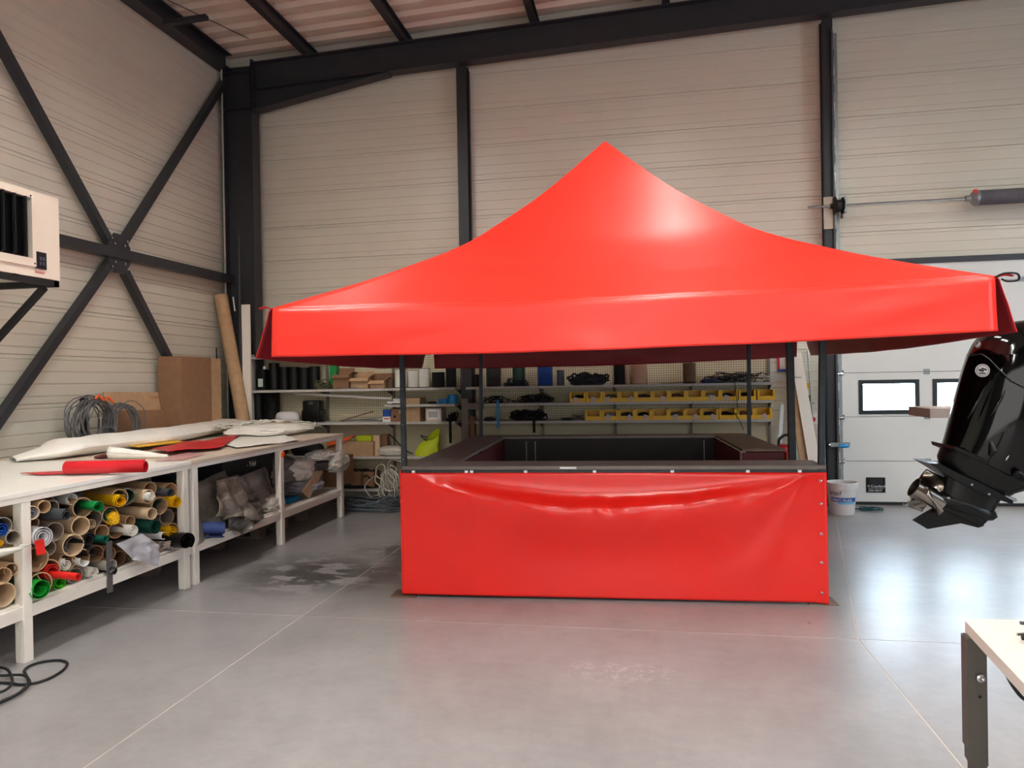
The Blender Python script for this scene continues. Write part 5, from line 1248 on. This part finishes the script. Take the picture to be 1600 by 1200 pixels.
hp_('black_sack', 425, 705, .5, .3, .22, L1, blackc, 'black sack on the shelf right behind the webbing heap', 'sack', 45, 9.48, .2, 2)
hp_('black_sack', 480, 705, .5, .3, .2, L1, blackc, 'second black sack next to the wide brown carton', 'sack', 46, 9.48, .2, 2)
m = MB(); m.tube(smooth_path([sp_(608, 678, 9.6), sp_(620, 690, 9.5), sp_(635, 704, 9.4), sp_(645, 709, 9.4)]), .008, 6); tag(m.build('dark_hose', rubber, None, smooth=50), 'dark hose end curving down behind the front left pole', 'hose')
# bottom level
L0 = LV[0]
t, bb = obox('carton', 548, 584, 738, 756, L0, 9.34, .25, kraft_d, 'brown taped carton on the bottom shelf', 'box', tape=mat('dark_tape', (90, 70, 56), .5))
hp_('black_sack', 560, 756, .6, .3, .05, L0, blackc, 'flat black sack under the taped carton', 'sack', 47, 9.42, .2)
tangle('black_hose_tangle', 545, 590, 735, L0+.1, rubber, 'black hose tangle on top of the taped carton', 'hose', 6, .01, .16, 27, 9.42)
hp_('yellow_pack', 628, 752, .12, .12, .1, L0, yellow, 'small yellow pack on the bottom shelf behind the straps', 'pack', 48, 9.5)
t = thing('webbing_tangle', sp_(605, 790, 9.15), 'cream webbing straps hanging in loops from the bottom shelf to the floor', 'strap'); rnd = random.Random(31)
cx_ = sp_(606, 760, 9.2).x; t.location = (cx_, 9.15, 0)
for k in range(11):
    c = Vector((cx_+rnd.uniform(-.16, .14), 9.16+rnd.uniform(-.06, .07), .28+rnd.uniform(-.12, .12))); pts = loop_pts(c, rnd.uniform(.06, .16), rnd.uniform(.12, .24), 20, .3, k+5, (R(90+rnd.uniform(-20, 20)), 0, R(rnd.uniform(-40, 40))))
    m = MB(); n_ = len(pts)
    for p in pts: p.z = max(p.z, .012)
    for i in range(n_):
        y_ = Vector((0, .022, 0)); m.v += [pts[i]-y_, pts[i]+y_]
    for i in range(n_): j = (i+1) % n_; m.f.append((2*i, 2*i+1, 2*j+1, 2*j))
    o = m.build('strap_loop', cream, t, smooth=60); o.modifiers.new('t', 'SOLIDIFY').thickness = .003
t = thing('hose_coil', (-3.7, 8.95, 0), 'grey blue hose coiled loosely on the floor before the shelves', 'hose'); c = onZ(575, 797, 0); t.location = (c.x, c.y, 0); rnd = random.Random(17)
for k in range(9):
    pts = loop_pts((c.x+rnd.uniform(-.1, .15), c.y+rnd.uniform(-.05, .05), .02+k*.012), rnd.uniform(.26, .42), rnd.uniform(.12, .2), 26, .2, k+60, (R(rnd.uniform(-5, 8)), R(rnd.uniform(-5, 5)), 0))
    for p in pts: p.z = max(p.z, .010)
    MB().tube(pts, .009, 6, True).build('hose_turn', mat('grey_blue_hose', (86, 96, 104), .4), t, smooth=50)
# ------------------------------------------------------------------ corner between shelves and door
m = MB(); m.beam(sp_(1243, 552, 9.62), onY(1277, 740, 9.25)-Vector((-.06, 0.05, .60)), .13, .035, Vector((0, 1, 0))); o = m.build('white_plank', wood_w); tag(o, 'wide whitewashed plank leaning on the wall left of the door', 'plank')
m = MB(); m.beam(sp_(1234, 560, 9.64), onY(1262, 735, 9.30)-Vector((-.05, 0.05, .60)), .12, .03, Vector((0, 1, 0))); tag(m.build('brown_plank', kraft), 'brown wooden plank leaning behind the whitewashed plank', 'plank')
m = MB(); m.beam(sp_(1236, 560, 9.70), Vector((1.80, 9.6, .02)), .07, .01, Vector((0, 1, 0))); tag(m.build('card_sheet', kraft_l), 'tall brown sheet leaning behind the rear right post', 'cardboard')
m = MB(); m.tube([sp_(1262, 548, 9.68), onY(1275, 722, 9.3)-Vector((-.02, 0, .52))], .010, 8); tag(m.build('thin_rod', galv, None, smooth=50), 'thin pale rod leaning beside the whitewashed plank', 'rod')
m = MB(); m.beam(sp_(1222, 632, 9.62), Vector((1.56, 9.35, .02)), .045, .02, Vector((0, 1, 0))); tag(m.build('metal_bar', galv), 'grey flat metal bar leaning at the shelf end', 'bar')
m = MB(); m.beam(sp_(1195, 588, 9.35), sp_(1252, 590, 9.35), .01, .02); m.beam(sp_(1190, 593, 9.37), sp_(1232, 591, 9.4), .02, .01); tag(m.build('pale_strips', trans), 'thin pale strips sticking out past the shelf end', 'strip')
c = sp_(1228, 566, 9.7); t = thing('fire_notice', (c.x, 9.73, c.z-.1), 'red and white notice with a blue strip on the back wall', 'sign')
MB().box((c.x-.10, 9.735, c.z-.12), (c.x+.10, 9.745, c.z+.10)).build('board', wht, t); MB().box((c.x-.0, 9.732, c.z-.06), (c.x+.10, 9.7345, c.z+.10)).build('red_field', signred, t); MB().box((c.x-.10, 9.732, c.z-.12), (c.x+.10, 9.7345, c.z-.085)).build('blue_strip', bluef, t)
MB().box((c.x-.10, 9.732, c.z-.085), (c.x-.07, 9.7345, c.z+.10)).build('red_edge', signred, t); MB().box((c.x+.02, 9.730, c.z-.02), (c.x+.05, 9.7318, c.z+.06)).build('pictogram', wht, t)
c = sp_(1262, 603, 9.7); t = thing('yellow_notice', (c.x, 9.73, c.z), 'small yellow sticker on the wall above the switch box', 'sign'); MB().box((c.x-.035, 9.737, c.z-.035), (c.x+.03, 9.745, c.z+.035)).build('board', yellow, t)
c = sp_(1265, 630, 9.7); t = thing('wall_socket', (c.x, 9.7, c.z-.1), 'grey wall socket with a black plug between sticker and switch box', 'socket')
MB().box((c.x-.03, 9.70, c.z-.01), (c.x+.06, 9.747, c.z+.012)).build('rail', galv, t); MB().box((c.x-.012, 9.70, c.z+.02), (c.x+.012, 9.747, c.z+.1), .004).build('plug', black, t)
c = sp_(1270, 655, 9.66); t = thing('switch_box', (c.x, 9.68, c.z-.06), 'white switch box with a round red stop button', 'switch')
MB().box((c.x-.05, 9.67, c.z-.065), (c.x+.05, 9.747, c.z+.065), .006).build('box', wht, t); MB().lathe((c.x+.005, 9.67, c.z), (0, -1, 0), [(0, 0), (.028, 0), (.03, .015), (.02, .022), (0, .024)], 18).build('button', signred, t, smooth=40)
# red vacuum / canister behind the side counter
c = sp_(1225, 690, 9.0); t = thing('canister_vacuum', (c.x, 9.0, 0), 'deep red canister vacuum cleaner behind the right counter', 'vacuum')
MB().lathe((c.x, 9.0, .0), (0, 0, 1), [(0, .05), (.10, .05), (.11, .12), (.11, .55), (.105, .60), (.0, .60)], 24).build('drum', charcoal, t, smooth=40); MB().lathe((c.x, 9.0, .60), (0, 0, 1), [(0, 0), (.115, 0), (.115, .10), (.10, .17), (.06, .20), (0, .20)], 24).build('motor_head', extred, t, smooth=40)
MB().tube(smooth_path([(c.x-.06, 9.0, .79), (c.x-.05, 9.0, .86), (c.x+.02, 9.0, .91), (c.x+.07, 9.0, .88), (c.x+.06, 9.0, .79)]), .016, 8).build('carry_handle', rubber, t, smooth=50)
for k in range(4): a_ = k*PI/2+.7; MB().lathe((c.x+.09*math.cos(a_)-.01, 9.0+.09*math.sin(a_), .03), (1, 0, 0), [(0, 0), (.03, 0), (.03, .02), (0, .02)], 12).build('castor', rubber, t)
m = MB(); q = sp_(1207, 690, 9.3); m.lathe((q.x, 9.0, .55), (0, 0, 1), [(0, 0), (.13, 0), (.14, .33), (.135, .34), (0, .30)], 18); m = MB()
# bucket beside the door column
c = onZ(1316, 803); t = thing('plaster_bucket', (c.x, 9.0, 0), 'white plastic bucket with a blue banded label by the door', 'bucket'); c = Vector((c.x, 9.0, 0))
MB().lathe(c, (0, 0, 1), [(0, .002), (.128, .002), (.135, .02), (.158, .30), (.172, .30), (.174, .365), (.168, .37), (.160, .365), (.150, .30), (.125, .02), (0, .02)], 36).build('body', mat('bucket_white', (216, 216, 216), .4, 0, .04, 20), t, smooth=40)
m = MB(); m.tube([c+Vector((math.cos(a_)*.172, math.sin(a_)*.172, .31-.0*0)) for a_ in [PI*k/14 for k in range(15)]], .004, 6); m.build('handle', wht, t)
def wrap(z0, z1, a0, a1, off=.0015):
    m = MB()
    def fn(u, v):
        z = z0+(z1-z0)*v; r_ = .135+(z-.02)/.28*.023+off; a_ = a0+(a1-a0)*u; return c+Vector((math.cos(a_)*r_, math.sin(a_)*r_, z))
    m.grid(fn, 14, 1); return m
wrap(.155, .205, R(-150), R(-35)).build('blue_band', mat('label_blue', (34, 84, 170), .4), t); wrap(.13, .153, R(-120), R(-45)).build('light_blue_band', mat('label_cyan', (110, 190, 225), .4), t)
def wraptext(s, z, a0, size, mt, off, step):
    for i, ch in enumerate(s):
        if ch == ' ': continue
        a_ = a0+i*step; r_ = .135+(z-.02)/.28*.023+off; p = c+Vector((math.cos(a_)*r_, math.sin(a_)*r_, z)); text('letter', ch, size, p, Matrix.Rotation(a_+PI/2, 3, 'Z') @ FACE_NY, mt, t, .0003, 'CENTER')
wraptext('ENDUIT ALLEGE', .165, R(-142), .042, wht, .003, R(6.6)); wraptext('knauf', .235, R(-150), .075, mat('label_dark', (60, 84, 104), .5), .003, R(10.5))
# teal rope
q = onZ(1360, 797); t = thing('rope_coil', (q.x, q.y, 0), 'small teal rope tangle on the floor by the bucket', 'rope'); rnd = random.Random(3)
for k in range(5):
    pts = loop_pts((q.x+rnd.uniform(-.06, .06), q.y+rnd.uniform(-.03, .03), .014), rnd.uniform(.05, .10), rnd.uniform(.04, .09), 16, .4, k, (0, 0, rnd.uniform(0, 3)))
    for p in pts: p.z = .010+.004*k
    MB().tube(pts, .007, 6, True).build('rope_turn', teal, t, smooth=50)
MB().tube(smooth_path([(q.x-.28, q.y+.1, .009), (q.x-.15, q.y+.03, .009), (q.x-.04, q.y-.02, .009)]), .007, 6).build('rope_end', teal, t)
# ================================================================== OUTBOARD MOTOR
YM = 5.5
ob = thing('outboard_motor', onY(1500, 700, YM), 'large glossy black outboard boat motor tilted up with a steel propeller', 'motor')
def mp(x, y, Y=YM): return onY(x, y, Y)
def loft(secs, th, exp=2.6, seg=36, name='', mt=gloss_black, parent=ob, sm=60, capround=True):
    """secs: (y px, left px, right px, relative thickness)"""
    m = MB(); rings = []
    for (y, xl, xr, k) in secs:
        a_, b_ = mp(xl, y), mp(xr, y); cx = (a_.x+b_.x)/2; hw = (b_.x-a_.x)/2; cz = (a_.z+b_.z)/2; sl = (b_.z-a_.z)/2
        ring = []
        for i in range(seg):
            t = 2*PI*i/seg; c_, s_ = math.cos(t), math.sin(t); e = 2/exp
            ux = math.copysign(abs(c_)**e, c_); uy = math.copysign(abs(s_)**e, s_)
            ring.append(Vector((cx+ux*hw, YM+uy*th*k, cz+ux*sl)))
        rings.append(ring)
    for r_ in rings: m.v += r_
    n_ = len(rings)
    for i in range(n_-1):
        for k in range(seg): m.f.append((i*seg+k, i*seg+(k+1) % seg, (i+1)*seg+(k+1) % seg, (i+1)*seg+k))
    m.f += [tuple(range(seg)), tuple(reversed(range((n_-1)*seg, n_*seg)))]
    return m.build(name, mt, parent, smooth=sm)
def interp(secs, n_=5):
    out = []
    for i in range(len(secs)-1):
        p0, p1, p2, p3 = secs[max(i-1, 0)], secs[i], secs[i+1], secs[min(i+2, len(secs)-1)]
        for k in range(n_):
            t = k/n_; out.append(tuple(0.5*((2*b)+(c-a)*t+(2*a-5*b+4*c-d)*t*t+(3*b-a-3*c+d)*t**3) for a, b, c, d in zip(p0, p1, p2, p3)))
    out.append(secs[-1]); return out
TK_ = .27
loft(interp([(500, 1603, 1660, .25), (503, 1580, 1690, .55), (510, 1556, 1712, .75), (520, 1540, 1724, .86), (534, 1526, 1730, .93), (555, 1515.5, 1732, .97)]), TK_, 2.5, name='top_cowl')
# lower cowl follows below, built from slanted sections
def plate(pts, half, name, mt, y=YM, bev=0):
    P_ = [onY(a_, b_, y) for a_, b_ in pts]; m = MB(); m.prism([p-Vector((0, half, 0)) for p in P_], (0, 2*half, 0)); return m.build(name, mt, ob)
def loftline(A, B_, prof, name, mt, n_=1):
    """body between two pixel polylines of equal length (left/top edge A, right/bottom edge B), elliptical in Y"""
    m = MB(); seg = 24
    for (a_, b_, w_) in zip(A, B_, prof):
        p, q = mp(*a_), mp(*b_); c = (p+q)/2; h_ = (q-p)/2
        for i in range(seg): t = 2*PI*i/seg; e = .8; m.v.append(c+h_*math.copysign(abs(math.cos(t))**e, math.cos(t))+Vector((0, w_*math.copysign(abs(math.sin(t))**e, math.sin(t)), 0)))
    k = len(A)
    for i in range(k-1):
        for j in range(seg): m.f.append((i*seg+j, i*seg+(j+1) % seg, (i+1)*seg+(j+1) % seg, (i+1)*seg+j))
    m.f += [tuple(range(seg)), tuple(reversed(range((k-1)*seg, k*seg)))]
    return m.build(name, mt, ob, smooth=50)
_S = interp([(1516, 553, 1730, 553, .955), (1508, 578, 1730, 588, .99), (1500, 606, 1730, 640, 1.0), (1491, 640, 1705, 695, .96), (1483, 670, 1665, 735, .88), (1475, 697, 1612, 764, .76)], 5)
loftline([(q[0], q[1]) for q in _S], [(q[2], q[3]) for q in _S], [TK_*q[4] for q in _S], 'lower_cowl', gloss_black)
# drive-shaft housing below the cowl skirt
loftline([(1474, 696), (1467, 713), (1470, 730), (1478, 744)], [(1606, 764), (1596, 766), (1582, 770), (1566, 780)], [.19, .17, .15, .12], 'midsection', satin_black)
plate([(1472, 693), (1476, 694), (1542, 723), (1605, 756), (1603, 760), (1540, 728), (1474, 699)], .2, 'skirt_lip', satin_black)
plate([(1438, 720), (1456, 721), (1478, 733), (1520, 752), (1565, 776), (1566, 783), (1515, 763), (1476, 744), (1460, 733)], .155, 'cavitation_plate', satin_black)
loftline([(1476, 742), (1473, 760), (1468, 780), (1462, 790)], [(1563, 780), (1554, 795), (1544, 812), (1534, 822)], [.07, .066, .06, .045], 'gearcase', satin_black)
# torpedo housing around the propeller shaft
a_, b_ = mp(1466, 778), mp(1552, 806); d = (a_-b_).normalized(); L = (a_-b_).length
MB().lathe(b_-d*.03, d, [(0, 0), (.035, .03), (.062, .10), (.07, .2), (.068, L*.8), (.058, L+.03), (0, L+.035)], 26).build('torpedo_housing', satin_black, ob, smooth=50)
plate([(1461, 792), (1426, 813), (1448, 826), (1500, 817), (1527, 824), (1536, 821), (1530, 808), (1490, 795)], .016, 'skeg', satin_black)
# propeller
hub0, hub1 = mp(1472, 786), mp(1428, 761); d = (hub1-hub0).normalized(); L = (hub1-hub0).length
pr = thing('x', (0, 0, 0), None, None); bpy.data.objects.remove(pr)
hubo = MB().lathe(hub0, d, [(.0, 0), (.062, 0), (.066, L*.5), (.072, L), (.066, L), (.058, L*.5), (.0, L*.45)], 30).build('propeller_hub', prop_m, ob, smooth=50)
a1, b1, _ = frame(d)
for k in range(3):
    ph = R(95)+k*2*PI/3
    def blade(u, v, ph=ph):
        rr = .055+.115*v; w_ = (.95*math.sin(PI*min(1, .25+v*.72))**.8)
        an = ph+(u-.5)*w_*1.5+.25*v; return hub0+d*(L*.40+(u-.5)*L*.95*(1-.25*v)+.02*v)+(a1*math.cos(an)+b1*math.sin(an))*rr
    o = MB().grid(blade, 12, 10).build('propeller_blade', prop_m, ob, smooth=60); o.modifiers.new('t', 'SOLIDIFY').thickness = .006
# side details (on the face turned to the camera)
def onface(x, y, depth=TK_*.96): return onY(x, y, YM-depth)
MB().tube([onface(1514, 556, .10), onface(1524, 554, .20), onface(1534, 553, .255), onface(1546, 561, .272), onface(1562, 578, .272), onface(1580, 594, .272), onface(1604, 607, .272)], .0035, 6).build('cowl_seam', charcoal, ob)
c = onface(1535, 579, .268)
dk = MB().lathe(c, (-.12, -1, .05), [(0, 0), (.042, 0), (.042, .003), (0, .003)], 32).build('round_sticker', mat('sticker_silver', (196, 186, 188), .35), ob)
m = MB(); m.lathe(c+Vector((0, -.0035, 0)), (-.12, -1, .05), [(.033, 0), (.036, 0), (.036, .001), (.033, .001)], 28, closed=True); m.beam(c+Vector((-.024, -.005, .006)), c+Vector((.006, -.005, -.004)), .002, .012); m.beam(c+Vector((-.008, -.005, .014)), c+Vector((.024, -.005, .004)), .002, .010); m.beam(c+Vector((-.02, -.005, -.016)), c+Vector((.018, -.005, -.02)), .002, .008); m.build('sticker_print', black, dk)
c = onface(1528, 538, .20)
m = MB(); m.lathe(c, (-.45, -1, .1), [(.020, 0), (.024, 0), (.024, .004), (.020, .004)], 24, closed=True, sx=.7); m.beam(c+Vector((-.010, -.004, -.012)), c+Vector((.008, -.008, .014)), .002, .006); m.beam(c+Vector((-.002, -.004, -.014)), c+Vector((.012, -.008, .006)), .002, .005); m.build('emblem', galv, ob)
for (x0, y0_, x1_, y1_) in ((1511, 655, 1541, 602), (1548, 650, 1571, 610)):
    A, B_ = onface(x0, y0_, .262), onface(x1_, y1_, .272); m = MB(); m.tube([A, A.lerp(B_, .3), A.lerp(B_, .7), B_], [.002, .012, .012, .002], 8); m.build('cowl_ridge', gloss_black, ob, smooth=60)
for (x, y) in ((1518, 757), (1545, 772), (1482, 778)): MB().lathe(onY(x, y, YM-.155), (0, -1, 0), [(0, 0), (.009, 0), (.008, .006), (0, .006)], 10).build('bolt', chrome, ob)
MB().tube([onface(1548, 690, .20), onface(1552, 704, .22), onface(1546, 712, .2)], [.02, .028, .012], 10).build('drain_cover', satin_black, ob, smooth=50)
MB().tube([onY(1571, 719, YM-.22), onY(1586, 697, YM-.22)], .006, 8).build('tilt_ram', chrome, ob)
loftline([(1575, 700), (1584, 735), (1592, 752)], [(1680, 690), (1660, 740), (1640, 765)], [.20, .18, .12], 'swivel_bracket', satin_black)
m = MB(); m.beam(mp(1580, 742, YM-.15), mp(1680, 800, YM-.15), .05, .05); m.tube(smooth_path([mp(1583, 745, YM-.2), mp(1592, 738, YM-.25), mp(1605, 750, YM-.22)]), .012, 8); m.build('steering_link', rubber, ob)
for (x, y) in ((1583, 756), (1569, 776)): MB().lathe(mp(x, y, YM-.1), (1, 0, -.35), [(0, 0), (.014, 0), (.012, .07), (0, .085)], 12).build('anode', galv, ob, smooth=50)
# stand that carries the motor (mostly beyond the frame)
st = thing('motor_stand', onZ(1700, 900), 'pale timber and steel stand carrying the black boat motor', 'stand')
sx = mp(1600, 740).x
MB().box((sx-.06, YM+.02, .80), (sx+.95, YM+.25, 1.00), .01).build('transom_block', pinkb, st)
for dx in (.5, .85):
    for dy in (-.1, .2): MB().box((sx+dx+.0, YM+dy-.03, 0), (sx+dx+.06, YM+dy+.03, .80)).build('leg', steel, st)
MB().box((sx+.5, YM-.3, .0), (sx+.56, YM+.5, .05)).build('foot_rail', steel, st); MB().box((sx+.85, YM-.3, .0), (sx+.91, YM+.5, .05)).build('foot_rail', steel, st)
t, bb = obox('card_board', 1453, 1760, 637, 655, onY(1487, 653, 6.6).z, 6.6, .5, pinkb, 'pinkish board end showing behind the boat motor', 'board')
MB().box((bb[1]-.3, 6.62, 0), (bb[1]-.2, 7.08, bb[4])).build('trestle', steel, t)
# ================================================================== FRONT TABLE, CABLE
TH_ = .86
A = onZ(1504, 966, TH_); Bq = onZ(1600, 1068, TH_); Cq = onZ(1600, 969, TH_)
dA = (Vector((Bq.x, Bq.y, 0))-Vector((A.x, A.y, 0))).normalized(); dB = (Vector((Cq.x, Cq.y, 0))-Vector((A.x, A.y, 0))).normalized()
ft = thing('front_table', (A.x+.4, A.y-.3, 0), 'white topped work table with an adjustable grey steel leg', 'table')
def corner(r_=.03, k=5):
    A2 = Vector((A.x, A.y, 0)); P_ = []
    for i in range(k+1):
        t = i/k; P_.append((A2+dA*r_*(1-t)**2+dB*r_*t*t))
    return P_
P_ = corner()+[A2_ for A2_ in (Vector((A.x, A.y, 0))+dB*1.4, Vector((A.x, A.y, 0))+dB*1.4+dA*.9, Vector((A.x, A.y, 0))+dA*.9)]
MB().prism([(p.x, p.y, TH_-.032) for p in P_], (0, 0, .032)).build('tabletop', mat('pinkish_white_board', (232, 222, 214), .35, 0, .02), ft)
lc = onY(1522, 1040, A.y-.06); lx, ly = A.x+.045, A.y-.065
lx = onY(1523, 1045, ly).x
exx = Vector((-dA.y, dA.x, 0)); exx = exx if exx.x > 0 else -exx
def lbox(u0, u1, v0, v1, z0, z1):
    c_ = Vector((lx, ly, 0)); q = [c_+exx*u+dA*v for u, v in ((u0, v0), (u1, v0), (u1, v1), (u0, v1))]
    return MB().prism([(p.x, p.y, z0) for p in q], (0, 0, z1-z0))
lbox(-.022, .026, -.03, .02, .46, TH_-.033).build('leg_sleeve', leg_m, ft)
lbox(-.026, -.0225, -.034, .024, .50, TH_-.036).build('leg_flange', leg_m, ft)
lbox(-.016, .024, -.024, .017, .02, .46).build('leg_tube', leg_m, ft)
lbox(-.03, .034, -.036, .03, 0, .02).build('foot', rubber, ft)
MB().lathe((lx+.006, ly-.0235, .715), (0, -1, 0), [(0, 0), (.012, 0), (.012, .004), (.006, .006), (0, .004)], 16).build('bolt', chrome, ft)
for dz in (.66, .40): MB().lathe((lx+.004, ly-.023 if dz > .5 else ly-.020, dz), (0, -1, 0), [(0, 0), (.004, 0), (.004, .001), (0, .001)], 8).build('hole', black, ft)
MB().prism([(lx+.027, ly-.02, .315), (lx+.042, ly-.02, .332), (lx+.027, ly-.02, .352)], (0, .002, 0)).build('red_tag', tagred, ft)
o2 = Vector((A.x, A.y, 0))+dB*1.25+dA*.8
MB().box((o2.x-.03, o2.y-.03, 0), (o2.x+.03, o2.y+.03, TH_-.033)).build('leg_tube', leg_m, ft); o2 = Vector((A.x, A.y, 0))+dB*1.25+dA*.1
MB().box((o2.x-.03, o2.y-.03, 0), (o2.x+.03, o2.y+.03, TH_-.033)).build('leg_tube', leg_m, ft)
c = onZ(1596, 998, TH_+.01); t = thing('hand_tool', (c.x, c.y, TH_), 'dark hand tool with steel jaw lying on the front table', 'tool')
MB().tube([(c.x-.0, c.y+.0, TH_+.012), (c.x+.03, c.y-.005, TH_+.016), (c.x+.10, c.y-.02, TH_+.016)], [.006, .012, .014], 10).build('grip', black, t, smooth=50); MB().tube([(c.x-.01, c.y+.004, TH_+.02), (c.x+.05, c.y+.012, TH_+.024)], .004, 8).build('jaw', chrome, t)
c = onZ(1594, 973, TH_+.006); m = MB(); m.tube([(c.x, c.y, TH_+.006), (c.x+.07, c.y-.002, TH_+.006)], .005, 8); tag(m.build('dark_bit', charcoal), 'short dark metal bit near the table back edge', 'tool')
m = MB(); m.tube(smooth_path([onY(1580, 1062, A.y-.25)+Vector((0, .02, .0)), onY(1585, 1075, A.y-.27), onY(1600, 1092, A.y-.28), onY(1620, 1096, A.y-.28), onY(1650, 1060, A.y-.25)]), .005, 8); m.build('hanging_cable', rubber, ft, smooth=50)
# black cable loops on the floor
def fz(x, y): p = onZ(x, y); return Vector((p.x, p.y, .009))
t = thing('power_cable', fz(20, 1070), 'black rubber cable lying in loops on the floor by the bench leg', 'cable')
L1_ = [fz(-40, 1115), fz(5, 1098), fz(30, 1085), fz(42, 1073), fz(45, 1066), fz(41, 1057), fz(38, 1050), fz(48, 1042), fz(68, 1036), fz(90, 1034), fz(102, 1036), fz(105, 1041), fz(98, 1050), fz(82, 1060), fz(65, 1067), fz(48, 1071), fz(30, 1072), fz(15, 1070), fz(-20, 1068)]
MB().tube(smooth_path(L1_, 6), .0075, 8).build('cable_loop', rubber, t, smooth=60)
L2 = [fz(-30, 1060), fz(0, 1062), fz(20, 1061), fz(38, 1062), fz(46, 1070), fz(44, 1078), fz(30, 1090), fz(0, 1104), fz(-30, 1118)]
MB().tube([p+Vector((0, 0, .014)) for p in smooth_path(L2, 6)], .0075, 8).build('cable_loop', rubber, t, smooth=60)
L3 = [fz(-20, 1052), fz(0, 1053), fz(12, 1057), fz(18, 1067), fz(19, 1078), fz(12, 1087), fz(0, 1093), fz(-20, 1098), fz(-40, 1080), fz(-35, 1060)]
MB().tube([p+Vector((0, 0, .028)) for p in smooth_path(L3, 6)], .0075, 8, False).build('cable_loop', rubber, t, smooth=60)
